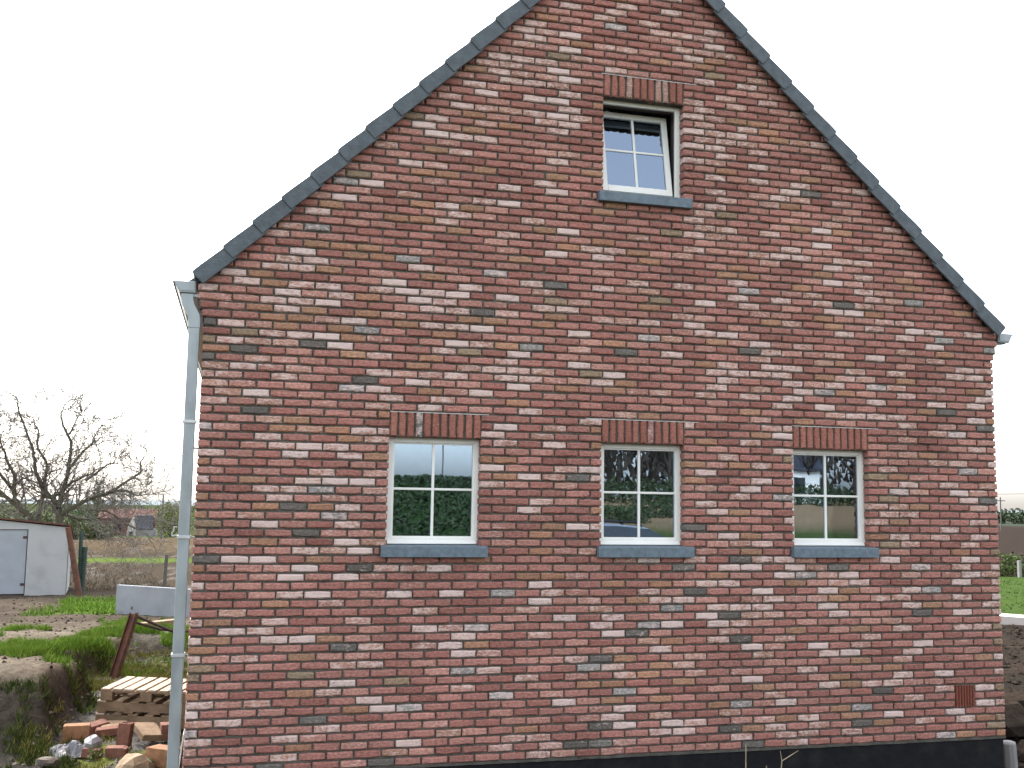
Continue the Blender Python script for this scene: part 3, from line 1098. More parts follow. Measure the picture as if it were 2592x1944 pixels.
S2 = math.sqrt(.5)
for side in (0, 1):
    # field of tiles: stepped courses
    mb = MB()
    for k in range(18):
        t0, t1 = .2865 * k, .2865 * (k + 1)
        for a, b, u, v in ((t0, t1, .055, .028),):
            # s along the slope from the eaves, n normal
            def P(s, nn):
                x = -.10 + (s - nn) * S2
                z = 3.50 + (s + nn) * S2
                return (x, z) if side == 0 else (6.788 - x, z)
            poly = [P(a, .0), P(b + .03, .0), P(b + .03, v - .01), P(a, u)]
            if side == 0:
                poly = poly
            else:
                poly = poly[::-1]
            mb.prism(poly, .16, DEPTH + .06, 'y')
    rput(mb, 'tile_field', 'tile')
    # verge tiles: hanging flange in front of the gable, lid running back over the roof
    base = (-.094, 3.568) if side == 0 else (6.788 + .086, 3.552)
    sg = 1 if side == 0 else -1
    pitch_l = .2027 if side == 0 else .2062
    ang = math.radians(45 if side == 0 else 44.3)
    ca, sa = math.cos(ang), math.sin(ang)
    nt = 17
    for k in range(nt):
        s0 = pitch_l / S2 * .9995 * k
        Lt = pitch_l / S2 + .035
        # local: s along slope, q outward normal
        ps = []

        def P(s, q):
            ss = s0 + s
            return (base[0] + sg * (ss * ca - q * sa), base[1] + ss * sa + q * ca)
        lift0, lift1 = .008, -.009
        flange = .122
        jit = rb.uniform(-.002, .002)
        prof = [P(0, -flange + .01), P(Lt, -flange - .004), P(Lt, lift1 + jit), P(.25 * Lt, lift0 * .8 + jit), P(.012, lift0 + jit), P(0, lift0 - .012 + jit)]
        if side == 1:
            prof = prof[::-1]
        mb = MB()
        yo = -.062 + rb.uniform(-.0015, .0015)
        mb.prism(prof, yo - .004, yo + .018, 'y')
        lid = [P(0, lift0 - .03), P(Lt, lift1 - .03), P(Lt, lift1 - .002 + jit), P(.012, lift0 - .002 + jit), P(0, lift0 - .014 + jit)]
        if side == 1:
            lid = lid[::-1]
        mb.prism(lid, yo + .0181, .2, 'y')
        p0_, p1_ = Vector(P(0, 0)), Vector(P(Lt, 0))
        dv = (p1_ - p0_) / (p1_ - p0_).length_squared
        mb.v = [(x_, y_ - (.012 * (1 - min(1, max(0, (Vector((x_, z_)) - p0_).dot(dv)))) if y_ < .1 else 0), z_) for x_, y_, z_ in mb.v]
        rput(mb, 'verge_tile', 'tile', .006)
# ridge
mb = MB()
mb.tube([(3.394, -.05, 6.98), (3.394, DEPTH + .08, 6.98)], .11, 10)
rput(mb, 'ridge', 'tile')

# ---- gutters and downpipe
for side in (0, 1):
    g = MB()
    gx = (lambda x: x) if side == 0 else (lambda x: 6.788 - x)
    prof = [(-.068, 3.518), (-.230, 3.516), (-.232, 3.504), (-.215, 3.502), (-.180, 3.432), (-.068, 3.432)]
    prof = [(gx(a), b) for a, b in prof]
    if side == 1:
        prof = prof[::-1]
    g.prism(prof, .004, DEPTH, 'y')
    go = g.build('gutter', M['zinc'], house, bevel=.004)
    # raised end plate
    e = MB()
    ep = [(-.078, 3.497), (-.2, 3.495), (-.172, 3.445), (-.078, 3.445)]
    ep = [(gx(a), b) for a, b in ep]
    if side == 1:
        ep = ep[::-1]
    e.prism(ep, -.003, .0035, 'y')
    e.build('end_plate', M['zinc'], go)
    # soffit bracket under the gutter
    br = MB()
    br.prism([(gx(-.02), 3.40), (gx(-.17), 3.425), (gx(-.06), 3.43), (gx(-.02), 3.43)][::(1 if side == 0 else -1)], .03, .06, 'y')
    br.build('bracket', M['zinc'], go)


def square_pipe(mb, pts, w=.079):
    rings = []
    for (x, y, z, wd) in pts:
        rings.append([(x - wd / 2, y - w / 2, z), (x + wd / 2, y - w / 2, z), (x + wd / 2, y + w / 2, z), (x - wd / 2, y + w / 2, z)])
    vs = [p for r in rings for p in r]
    fs = []
    for i in range(len(rings) - 1):
        for k in range(4):
            k2 = (k + 1) % 4
            fs.append((4 * i + k, 4 * i + k2, 4 * i + 4 + k2, 4 * i + 4 + k))
    fs.append((3, 2, 1, 0))
    e = 4 * (len(rings) - 1)
    fs.append((e, e + 1, e + 2, e + 3))
    mb.mesh(vs, fs)


mb = MB()
py = .06
square_pipe(mb, [(-.066, py, -.64, .079), (-.066, py, 3.19, .079)])
dp = mb.build('downpipe', M['zinc'], house, bevel=.006)
mb = MB()
square_pipe(mb, [(-.066, py, 3.175, .086), (-.066, py, 3.235, .086), (-.074, py, 3.275, .088), (-.112, py, 3.345, .088), (-.122, py, 3.38, .086), (-.122, py, 3.431, .084)], .085)
mb.build('swan_neck', M['zinc'], dp, bevel=.005)
for z in (2.49, 1.66, .83, 3.13):
    if z != 3.13:
        mb = MB()
        square_pipe(mb, [(-.066, py, z - .012, .094), (-.066, py, z + .012, .094)], .094)
        mb.tube([(-.02, py, z), (.02, py, z)], .006, 6)
        mb.build('pipe_clip', M['steel'], dp, bevel=.003)
    else:
        mb = MB()
        square_pipe(mb, [(-.066, py, z - .0015, .081), (-.066, py, z + .0015, .081)], .081)
        mb.build('pipe_seam', M['zinc'], dp)
mb = MB()
mb.tube([(-.03, .08, 2.3), (.03, .09, 2.3)], .008, 6)
mb.build('wall_hook', M['steel'], dp)
mb = MB()
mb.tube([(-.113, py, 1.672), (-.15, py, 1.665), (-.15, py, 1.69), (-.138, py, 1.70), (-.138, py, 1.73), (-.118, py, 1.73)], .005, 6)
mb.build('clip_bolt', M['steel'], dp)

# ------------------------------------------------------------------ things in the yard left of the house
def RotM(loc, rz=0, ry=0, rx=0):
    return Matrix.Translation(loc) @ Matrix.Rotation(rz, 4, 'Z') @ Matrix.Rotation(ry, 4, 'Y') @ Matrix.Rotation(rx, 4, 'X')


# pallets, front edge along local x, depth along local y
def pallet(kind, loc, rz, ry, label):
    p = empty('pallet', loc, (0, ry, rz))
    tag(p, label, 'pallet', 'stack of wooden pallets')
    W, D_ = 1.0, .78
    m = 'wood' if kind == 'block' else 'wood_old'
    nb = 8 if kind == 'block' else 6
    bw = .098 if kind == 'block' else .1
    zt = .128
    for i in range(nb):
        xx = (W - bw) * i / (nb - 1)
        mb = MB()
        mb.box(xx + R.uniform(-.006, .006), xx + bw, R.uniform(-.006, .006), D_ + R.uniform(-.008, .008), zt - .019, zt + R.uniform(-.002, .001))
        mb.build('board', M['wood' if kind == 'block' or i == 0 else m], p, bevel=.003)
    if kind == 'block':
        for j in range(3):
            y = (D_ - .095) * j / 2
            mb = MB()
            mb.box(.002, W - .002, y + .003, y + .092, zt - .039, zt - .0195)
            mb.build('cross_board', M['wood_old'], p)
            for i in range(3):
                x = (W - .13) * i / 2
                mb = MB()
                mb.box(x, x + .13, y + .001, y + .094, .0, zt - .0395)
                mb.build('block', M['wood_old'], p, bevel=.003)
    else:
        for j in range(3):
            y = (D_ - .04) * j / 2
            mb = MB()
            mb.prism([(0, .018), (.12, .018), (.2, .018), (W - .2, .018), (W, .018), (W, zt - .0195), (0, zt - .0195)], y + .004, y + .036, 'y')
            mb.build('stringer', M['wood_old'], p, bevel=.002)
        for i in range(4):
            xx = (W - .1) * i / 3
            mb = MB()
            mb.box(xx, xx + .1, .0, D_, 0, .0175)
            mb.build('bottom_board', M['wood_old'], p)
    return p


pallet('stringer', (-1.11, 4.70, -.572), math.radians(-16), math.radians(1.5), 'brown wooden pallet, lowest of the stack, lying on clay blocks')
pallet('stringer', (-1.10, 4.72, -.44), math.radians(-15), math.radians(1.5), 'brown wooden pallet in the middle of the stack of three')
pallet('block', (-1.07, 4.71, -.308), math.radians(-15), math.radians(1.5), 'pale wooden pallet with slatted top, topmost of the stack')

# clay building blocks scattered in front of the pallets
def clay_block(loc, size, rz, rx, ry, m, label, hollow=False, groove=False):
    mb = MB()
    sx, sy, sz = size
    nsx = 3
    vs = []
    # slightly worn box: subdivided outline with chipped corners
    def c(v, a):
        return v + R.uniform(-a, a)
    a = .006
    if hollow:
        # end with holes: outer shell, webs recessed
        t = .02
        mb.box(-sx / 2, sx / 2, -sy / 2, -sy / 2 + t, 0, sz)
        mb.box(-sx / 2, sx / 2, sy / 2 - t, sy / 2, 0, sz)
        mb.box(-sx / 2, -sx / 2 + t, -sy / 2 + t, sy / 2 - t, 0, sz)
        mb.box(sx / 2 - t, sx / 2, -sy / 2 + t, sy / 2 - t, 0, sz)
        mb.box(-sx / 2 + t, sx / 2 - t, -sy / 2 + t, sy / 2 - t, 0, sz - .02)
        for q in (-.17, .17):
            mb.box(q * sx - .006, q * sx + .006, -sy / 2 + t, sy / 2 - t, sz - .0199, sz - .001)
    else:
        pts = []
        ch = .03 * R.random() + .012
        prof = [(-sx / 2, 0), (sx / 2, 0), (sx / 2, sz - ch * .4), (sx / 2 - ch, sz), (-sx / 2 + c(.01, .008), sz), (-sx / 2, sz - c(.012, .008))]
        mb.prism(prof, -sy / 2, sy / 2, 'y')
        if groove:
            mb.box(-sx / 2 + .03, -sx / 2 + .042, -sy / 2 - .002, sy / 2 + .002, sz - .01, sz + .004)
    o = mb.build('clay_block', M[m], bevel=.006)
    o.matrix_world = RotM(loc, rz, ry, rx)
    tag(o, label, 'block', 'loose clay blocks by the pallets')
    return o


rad = math.radians
clay_block((-1.21, 4.05, -.60), (.255, .19, .17), rad(4), rad(-3), 0, 'block', 'orange clay block farthest left of the pile, below the bank', groove=True)
clay_block((-1.03, 4.46, -.60), (.2, .15, .11), rad(28), rad(6), rad(-10), 'block_red', 'red brown block leaning at the left foot of the pallets')
clay_block((-.88, 4.42, -.56), (.24, .2, .055), rad(-6), rad(8), 0, 'block_tan', 'flat dusty tile just under the pallets front edge')
clay_block((-.92, 4.22, -.58), (.24, .13, .075), rad(6), rad(3), rad(-4), 'block_red', 'broken flat red brick lying beside the upright block')
clay_block((-.715, 3.72, -.60), (.125, .12, .235), rad(-14), rad(-4), rad(4), 'block_red', 'upright hollow clay block standing on its end', hollow=True)
clay_block((-.50, 3.98, -.545), (.27, .27, .07), rad(33), rad(20), rad(8), 'block_tan', 'big tilted dusty clay slab beside the upright block')
clay_block((-.98, 3.42, -.62), (.17, .13, .09), rad(-12), rad(0), rad(5), 'block_red', 'dark red half brick under the pale stone')
clay_block((-.745, 3.38, -.62), (.2, .11, .1), rad(-8), rad(3), 0, 'block_red', 'dark red brick in front of the upright block')
clay_block((-.285, 2.95, -.62), (.28, .2, .17), rad(-32), rad(-3), rad(2), 'block', 'orange clay block in front beside the downpipe', groove=False)
clay_block((-.28, 4.0, -.60), (.2, .16, .16), rad(10), rad(0), rad(0), 'block_red', 'clay block half hidden behind the downpipe')


def stone(loc, size, label, m='rubble', seed=0, cat='stone', name='stone', group=None):
    rr = random.Random(seed)
    bm = bmesh.new()
    bmesh.ops.create_icosphere(bm, subdivisions=2, radius=1)
    for v in bm.verts:
        k = 1 + .35 * noise.noise(v.co * 1.3 + Vector((seed * 3.1, 0, 0))) + .12 * noise.noise(v.co * 3.1 + Vector((0, seed, 0)))
        v.co = Vector((v.co.x * size[0] * k, v.co.y * size[1] * k, max(v.co.z, -.45) * size[2] * k))
    me = bpy.data.meshes.new(name)
    bm.to_mesh(me)
    bm.free()
    me.materials.append(M[m])
    o = link(name, me)
    o.location = loc
    o.rotation_euler = (rr.uniform(-.2, .2), rr.uniform(-.2, .2), rr.uniform(0, 6))
    tag(o, label, cat, group)
    return o


stone((-.53, 2.72, -.57), (.19, .15, .13), 'rounded brown lump of rubble at the bottom edge beside the orange block', 'block_tan', 3)
stone((-.99, 3.52, -.53), (.13, .09, .1), 'pale grey wedge of rubble lying on the dark half brick', 'sheet', 5)
stone((-1.33, 3.05, -.57), (.12, .09, .06), 'pale stone at the lower left edge of the rubble', 'rubble', 8)

# crumpled plastic sheet
def sheet_mesh(loc, w, d, seed, hmax, name, m, label, cat):
    n = 16
    vs, fs = [], []
    for j in range(n):
        for i in range(n):
            u, v = i / (n - 1) - .5, j / (n - 1) - .5
            h = hmax * (.5 + nz(u * w, v * d, 9, seed) + .5 * nz(u, v, 7, seed + 3)) * (1 - (abs(u) * 2) ** 3) * (1 - (abs(v) * 2) ** 3)
            vs.append((u * w * (1 + .2 * nz(u, v, 3, seed)), v * d * (1 + .25 * nz(v, u, 3, seed + 1)), max(.004, h)))
    for j in range(n - 1):
        for i in range(n - 1):
            fs.append((j * n + i, j * n + i + 1, (j + 1) * n + i + 1, (j + 1) * n + i))
    me = bpy.data.meshes.new(name)
    me.from_pydata(vs, [], fs)
    me.materials.append(M[m])
    o = link(name, me)
    o.location = loc
    o.rotation_euler = (rad(4), 0, rad(24))
    sol = o.modifiers.new('thickness', 'SOLIDIFY')
    sol.thickness = .004
    tag(o, label, cat)
    return o


sheet_mesh((-1.2, 3.52, -.60), .42, .34, 5, .11, 'plastic_sheet', 'sheet', 'crumpled grey plastic sheet lying by the half brick', 'plastic sheet')

# white insulation board leaning against the side wall behind the downpipe
mb = MB()
mb.prism([(-.010, .26), (.000, .26), (-.085, -.60), (-.11, -.60)], .14, .75, 'y')
o = mb.build('insulation_board', M['sign_white'], bevel=.003)
tag(o, 'white board leaning on the house side wall behind the downpipe foot', 'board')

# rusty beam standing askew with two rods
rb_ = empty('rusty_girder', (-1.29, 8.04, -.62))
tag(rb_, 'rusty steel beam standing askew in the pit with two thin rods', 'steel beam')
foot, top = Vector((0, 0, -.1)), Vector((.21, .50, .83))
axis_ = (top - foot).normalized()
q = axis_.to_track_quat('Z', 'X').to_matrix().to_4x4()
Mx = Matrix.Translation(foot) @ q
mb = MB()
Lb = (top - foot).length
for a0, a1, b0, b1 in ((-.05, .05, -.05, -.042), (-.05, .05, .042, .05), (-.004, .004, -.0418, .0418)):
    mb.box(a0, a1, b0, b1, 0, Lb, M=Mx)
mb.build('beam', M['rust'], rb_)
mb = MB()
mb.tube([top - Vector((0, 0, .02)), Vector((.75, 1.55, .42))], .022, 6)
mb.build('rod', M['rust_dark'], rb_)
mb = MB()
mb.tube([top - axis_ * .12, Vector((.55, 1.3, .50)), Vector((1.05, 1.75, .40))], .02, 6)
mb.build('rod', M['rust_dark'], rb_)

# grey beam lying on the sand heap
mb = MB()
mb.box(0, 1.45, -.08, .08, 0, .085, M=RotM((-1.75, 10.85, -.33), rad(32), rad(-1.5)))
o = mb.build('concrete_beam', M['block_tan'], bevel=.006)
tag(o, 'long grey brown beam lying across the sand heap', 'beam')

# L-shaped precast concrete retaining element
mb = MB()
Mc = RotM((-2.08, 16.0, -.62), rad(-38))
mb.box(0, 3.0, 0, .1, -.3, .64, M=Mc)
mb.box(0, 3.0, -.5, -.001, -.3, -.18, M=Mc)
mb2 = MB()
ce = mb.build('retaining_wall', M['concrete'], bevel=.008)
tag(ce, 'grey precast concrete retaining wall slab standing behind the house', 'wall')
for q_ in ((.45, .18), (.62, .08)):
    mb = MB()
    p0 = Mc @ Vector((q_[0], -.004, q_[1]))
    p1 = Mc @ Vector((q_[0], .02, q_[1]))
    mb.tube([p0, p1], .035 if q_[0] < .5 else .022, 10)
    mb.build('lifting_hole', M['post_wood'], ce)

# shed at the end of the yard
shed = empty('shed', (-4.32, 24.79, -1.0), (0, 0, rad(6.5)))
tag(shed, 'whitewashed shed with grey sheet door and rusty roof edge', 'shed')
SW, SD = 4.6, 3.6
mb = MB()
mb.prism([(-SW, -.2), (-2.9, -.2), (-2.9, 1.88), (-1.07, 1.88), (-1.07, -.2), (0, -.2), (0.0, 1.94), (-SW, 2.42)], 0, .2, 'y')
mb.prism([(.2001, -.2), (SD, -.2), (SD, 1.38), (.2001, 1.9)], -.2, -.0002, 'x')
mb.prism([(.2001, -.2), (SD, -.2), (SD, 1.87), (.2001, 2.38)], -SW, -SW + .2, 'x')
mb.box(-SW, 0, SD + .001, SD + .2, -.2, 1.36)
mb.build('wall', M['shed'], shed)
mb = MB()
mb.box(-2.885, -1.095, .045, .085, .07, 1.86)
dr = mb.build('door', M['shed_door'], shed, bevel=.004)
mb = MB()
mb.box(-2.11, -1.86, .035, .0449, .82, .85)
mb.build('latch', M['rust_dark'], dr)
for z in (.3, 1.62):
    mb = MB()
    mb.box(-1.2, -1.075, .03, .0449, z, z + .07)
    mb.build('hinge', M['rust_dark'], dr)
mb = MB()
mb.box(-2.9, -1.07, .09, .12, -.2, 1.88)
mb.build('door_recess', M['rust_dark'], shed)
rf = MB()
rf.mesh([(-SW - .2, -.1, 2.47), (.07, -.1, 1.98), (.07, -.1, 2.02), (-SW - .2, -.1, 2.525), (-SW - .2, SD + .3, 1.9), (.07, SD + .3, 1.42), (.07, SD + .3, 1.46), (-SW - .2, SD + .3, 1.95)],
        [(0, 1, 2, 3), (4, 7, 6, 5), (3, 2, 6, 7), (0, 4, 5, 1), (1, 5, 6, 2), (0, 3, 7, 4)])
rf.build('roof', M['rust'], shed)
mb = MB()
mb.box(.0, .012, .001, .25, -.2, 1.90)  # thin dark green strip along the shed's right corner
mb.build('corner_strip', M['leaf'], shed)

# posts beside the shed
mb = MB()
mb.tube([(-3.80, 23.85, -1.0), (-4.22, 23.8, .98)], [.085, .075], 10)
o = mb.build('rusty_pole', M['rust'])
tag(o, 'rusty brown pole leaning against the shed corner', 'pole')
mb = MB()
mb.tube([(-4.03, 25.33, -1.1), (-4.06, 25.33, .82)], .055, 8)
o = mb.build('fence_post', M['post_green'])
tag(o, 'tall green grey fence post behind the leaning rusty pole', 'post', 'fence posts of the yard')
mb = MB()
mb.tube([(-3.96, 25.34, -1.1), (-3.93, 25.34, .36)], .07, 8)
# wound mesh left on the post
for k in range(16):
    z = -.75 + k * .055
    mb.tube([(-4.08, 25.25, z), (-3.95, 25.2, z + .05), (-3.84, 25.25, z + .03)], .008, 4)
o = mb.build('mesh_roll', M['post_green'])
tag(o, 'short green roll of wire mesh beside the tall post', 'wire mesh')
mb = MB()
mb.tube([(-1.71, 26.06, -1.2), (-1.68, 26.06, .09)], [.055, .05], 8)
mb.tube([(-1.68, 26.06, .09), (-1.68, 26.06, .11)], [.05, .02], 8)
o = mb.build('fence_post', M['post_wood'])
tag(o, 'grey wooden fence post standing behind the concrete slab', 'post', 'fence posts of the yard')

# ------------------------------------------------------------------ grass
def blades(name, n, sampler, label, hmin, hmax, w, cols):
    vs, fs, cc = [], [], []
    k = tries = 0
    while k < n and tries < n * 30:
        tries += 1
        s = sampler()
        if s is None:
            continue
        x, y, hs = s
        z = hgt(x, y) - .005
        for _ in range(3):
            a = R.uniform(0, 6.28)
            h = R.uniform(hmin, hmax) * hs
            bx, by = x + R.gauss(0, .02), y + R.gauss(0, .02)
            lx, ly = R.gauss(0, .45) * h, R.gauss(0, .45) * h
            i = len(vs)
            vs += [(bx - w * math.cos(a), by - w * math.sin(a), z), (bx + w * math.cos(a), by + w * math.sin(a), z), (bx + lx, by + ly, z + h)]
            fs.append((i, i + 1, i + 2))
            c = mixc(cols[0], cols[1], R.random() * .7 + .3 * nz(x, y, 2, 70))
            v = R.uniform(.7, 1.3)
            cc += [tuple(q * v for q in c)] * 3
            k += 1
    me = bpy.data.meshes.new(name)
    me.from_pydata(vs, [], fs)
    me.materials.append(M['blade'])
    set_colors(me, cc)
    o = link(name, me)
    o['kind'] = 'stuff'
    o['label'] = label
    o['category'] = 'grass'
    return o


def s_bank():
    y = R.uniform(4.6, 14)
    x = R.uniform(-4.4, -.05)
    if y < 5.4 and x > -1.75:
        return None
    g = grassiness(x, y)
    e = pit_w(x, y)
    if e > .5 and R.random() > .25:
        return None
    if g < .2 + R.random() * .35:
        return None
    return x, y, 1.0 + .5 * g


def s_weed():
    x, y = R.uniform(-1.9, -.02), R.uniform(2.6, 10.5)
    if pit_w(x, y) < .6 or (y < 5.6 and -1.15 < x < 0 and y > 4.2):
        return None
    if nz(x, y, 1.7, 80) + .35 * smooth(6, 9, y) < .12 + R.random() * .3:
        return None
    return x, y, 1.0


def s_strip():
    x, y = R.uniform(-3.9, .5), R.uniform(15.8, 22.5)
    if nz(x, y, 1.2, 44) < -.25:
        return None
    return x, y, 1.2


def s_lawn():
    x, y = R.uniform(12, 27), R.uniform(8, 24)
    r = math.hypot(x, y)
    if r < 18.9 or r > 33.5:
        return None
    return x, y, .8


blades('bank_grass', 42000, s_bank, 'short green grass growing on the earth bank left of the house', .03, .10, .006, ((.10, .19, .025), (.22, .28, .06)))
def s_face():
    x, y = R.uniform(-3.6, -1.1), R.uniform(2.9, 8.5)
    p = pit_w(x, y)
    if p < .08 or (p > .93 and y > 4) or (y > 4.9 and x < -2.6):
        return None
    if nz(x, y, 2.3, 90) < -.12 + R.random() * .2:
        return None
    return x, y, 1.0


blades('bank_weeds', 9000, s_face, 'dark weeds hanging on the cut face of the bank', .04, .11, .007, ((.035, .06, .015), (.1, .11, .035)))
blades('pit_weeds', 9000, s_weed, 'yellowish weeds on the rubble floor beside the house', .03, .09, .006, ((.15, .16, .04), (.25, .21, .07)))
blades('yard_grass', 5000, s_strip, 'strip of bright grass between shed and concrete slab', .05, .14, .012, ((.10, .19, .025), (.18, .26, .045)))
def s_stub():
    y = 27 + 45 * R.random() ** 1.6
    x = -1.5 - y * .13 + R.uniform(-4.5, 3.5)
    if 49 < y < 58:
        return None
    return x, y, 1.0


blades('field_stubble', 7000, s_stub, 'dry stubble on the brown field behind the yard', .08, .2, .014, ((.2, .165, .12), (.1, .085, .06)))
blades('lawn_grass', 9000, s_lawn, 'mown lawn right of the house', .03, .07, .012, ((.05, .085, .02), (.08, .11, .03)))

# loose rubble and clods too small to count
def scatter(name, n, sampler, smin, smax, m, label):
    mb = MB()
    base = [(1, 0, 0), (0, 1, 0), (-1, 0, 0), (0, -1, 0), (0, 0, 1), (0, 0, -.6)]
    fcs = [(0, 1, 4), (1, 2, 4), (2, 3, 4), (3, 0, 4), (1, 0, 5), (2, 1, 5), (3, 2, 5), (0, 3, 5)]
    k = 0
    while k < n:
        q = sampler()
        if q is None:
            continue
        x, y = q
        k += 1
        s = smin + (smax - smin) * R.random() ** 2.5
        a = R.uniform(0, 6.28)
        ca, sa = math.cos(a), math.sin(a)
        sx, sy, sz = s * R.uniform(.7, 1.5), s * R.uniform(.6, 1.1), s * R.uniform(.4, .9)
        z = hgt(x, y) + sz * .25
        vs = []
        for p in base:
            px_, py_, pz_ = (p[0] + R.uniform(-.3, .3)) * sx, (p[1] + R.uniform(-.3, .3)) * sy, (p[2] + R.uniform(-.25, .25)) * sz
            vs.append((x + px_ * ca - py_ * sa, y + px_ * sa + py_ * ca, z + pz_))
        mb.mesh(vs, fcs)
    o = mb.build(name, M[m])
    o['kind'] = 'stuff'
    o['label'] = label
    o['category'] = 'rubble'


def s_floor():
    x, y = R.uniform(-3.2, -.03), R.uniform(2.5, 9.8)
    p = pit_w(x, y)
    if p < .6 or x < -1.7:
        return None
    if -1.1 < x and 4.65 < y < 5.7:
        return None
    return x, y


def s_yard():
    x, y = R.uniform(-6.5, .4), R.uniform(5, 24)
    if pit_w(x, y) > .3 or R.random() > 10 / (y + 4):
        return None
    return x, y


def s_heap():
    x, y = R.uniform(7.1, 15), R.uniform(.6, 11)
    return (x, y) if math.hypot(x, y) < 18 else None


scatter('rubble', 2200, s_floor, .006, .035, 'rubble', 'grey rubble strewn over the pit floor beside the house')
scatter('earth_crumbs', 2600, s_yard, .008, .04, 'clod', 'dark crumbs of earth strewn over the yard')
scatter('earth_heap', 5000, s_heap, .012, .07, 'clod', 'dark crumbly soil right of the house')

# leafy weeds between the blocks
def leafy(name, loc, rx, ry, rz, n, size, m, parent=None, seed=0, shell=.35):
    rr = random.Random(seed)
    mb = MB()
    for _ in range(n):
        while True:
            p = Vector((rr.uniform(-1, 1), rr.uniform(-1, 1), rr.uniform(-1, 1)))
            l = p.length
            if shell < l < 1:
                break
        lump = 1 + .45 * noise.noise(p.normalized() * 2.2 + Vector((seed * 1.7, 0, 0)))
        c = Vector((p.x * rx * lump, p.y * ry * lump, p.z * rz * lump)) + Vector(loc)
        d1 = Vector((rr.gauss(0, 1), rr.gauss(0, 1), rr.gauss(0, 1))).normalized()
        d2 = d1.cross(Vector((rr.gauss(0, 1), rr.gauss(0, 1), rr.gauss(0, 1)))).normalized()
        s = size * rr.uniform(.6, 1.4)
        mb.poly([c - d1 * s, c + d2 * s * .55, c + d1 * s, c - d2 * s * .55])
    return mb.build(name, M[m], parent)


for i, (x, y, s) in enumerate([(-.93, 3.28, .075), (-.55, 3.05, .06), (-.42, 2.86, .05), (-1.48, 4.0, .06), (-1.28, 5.9, .1)]):
    w = empty('weed', (x, y, -.62))
    leafy('foliage', (0, 0, s * .9), s, s, s * 1.1, 70, .018, 'hedge', w, 40 + i, .1)
    tag(w, ['leafy weed growing by the dark half brick', 'small green weed left of the front orange block', 'small green weed against the front orange block', 'weed at the foot of the earth bank', 'taller weed at the corner of the bank behind the pallets'][i], 'weed', 'weeds in the rubble')

# dry stalks in the trench before the plinth
for i, (x, y, z0, h, lean, br) in enumerate([(3.557, -1.5, -.45, .86, .0, False), (3.765, -1.5, -.45, .74, .05, True), (3.70, -1.45, -.45, .70, .03, False)]):
    st = empty('dry_stalk', (x, y, z0))
    mb = MB()
    tip = Vector((lean, 0, h))
    mb.tube([(0, 0, 0), (lean * .2, .01, h * .5), tip], [.006, .005, .003], 5)
    mb.build('stem', M['stalk'], st)
    if br:
        mb = MB()
        mb.tube([tip, tip + Vector((-.012, 0, .065))], [.0035, .0015], 4)
        mb.tube([tip, tip + Vector((.05, 0, .025)), tip + Vector((.12, 0, .06))], [.0035, .003, .0015], 4)
        mb.build('side_shoot', M['stalk'], st)
    tag(st, ['tall thin dry stalk before the black plinth', 'dry stalk forking at its tip before the black plinth', 'short dry stalk between the two taller ones'][i], 'stalk', 'dry stalks in the trench')

# ------------------------------------------------------------------ trees
def grow(mb, p, d, length, r, depth, rr, up=.12, wig=.25, sides=5, nchild=4, ang=.75, shrink=.62, seg=5):
    """one wandering branch with side branches"""
    pts, rads = [Vector(p)], [r]
    dd = Vector(d).normalized()
    for i in range(seg):
        dd = (dd + Vector((rr.gauss(0, wig), rr.gauss(0, wig), rr.gauss(0, wig) + up))).normalized()
        pts.append(pts[-1] + dd * (length / seg))
        rads.append(max(r * (1 - .75 * (i + 1) / seg), .0055))
    mb.tube(pts, rads, sides if r > .02 else 3, caps=False)
    if depth > 0:
        for c in range(nchild):
            t = rr.uniform(.25, 1.0)
            k = min(int(t * seg), seg - 1)
            q = pts[k].lerp(pts[k + 1], t * seg - k)
            base = (pts[k + 1] - pts[k]).normalized()
            side = base.cross(Vector((rr.gauss(0, 1), rr.gauss(0, 1), rr.gauss(0, 1)))).normalized()
            nd = base * math.cos(ang) + side * math.sin(ang)
            grow(mb, q, nd, length * shrink * rr.uniform(.7, 1.2), max(r * .5 * (1.1 - t * .5), .004), depth - 1, rr, up, wig, sides, nchild, ang, shrink, max(3, seg - 1))


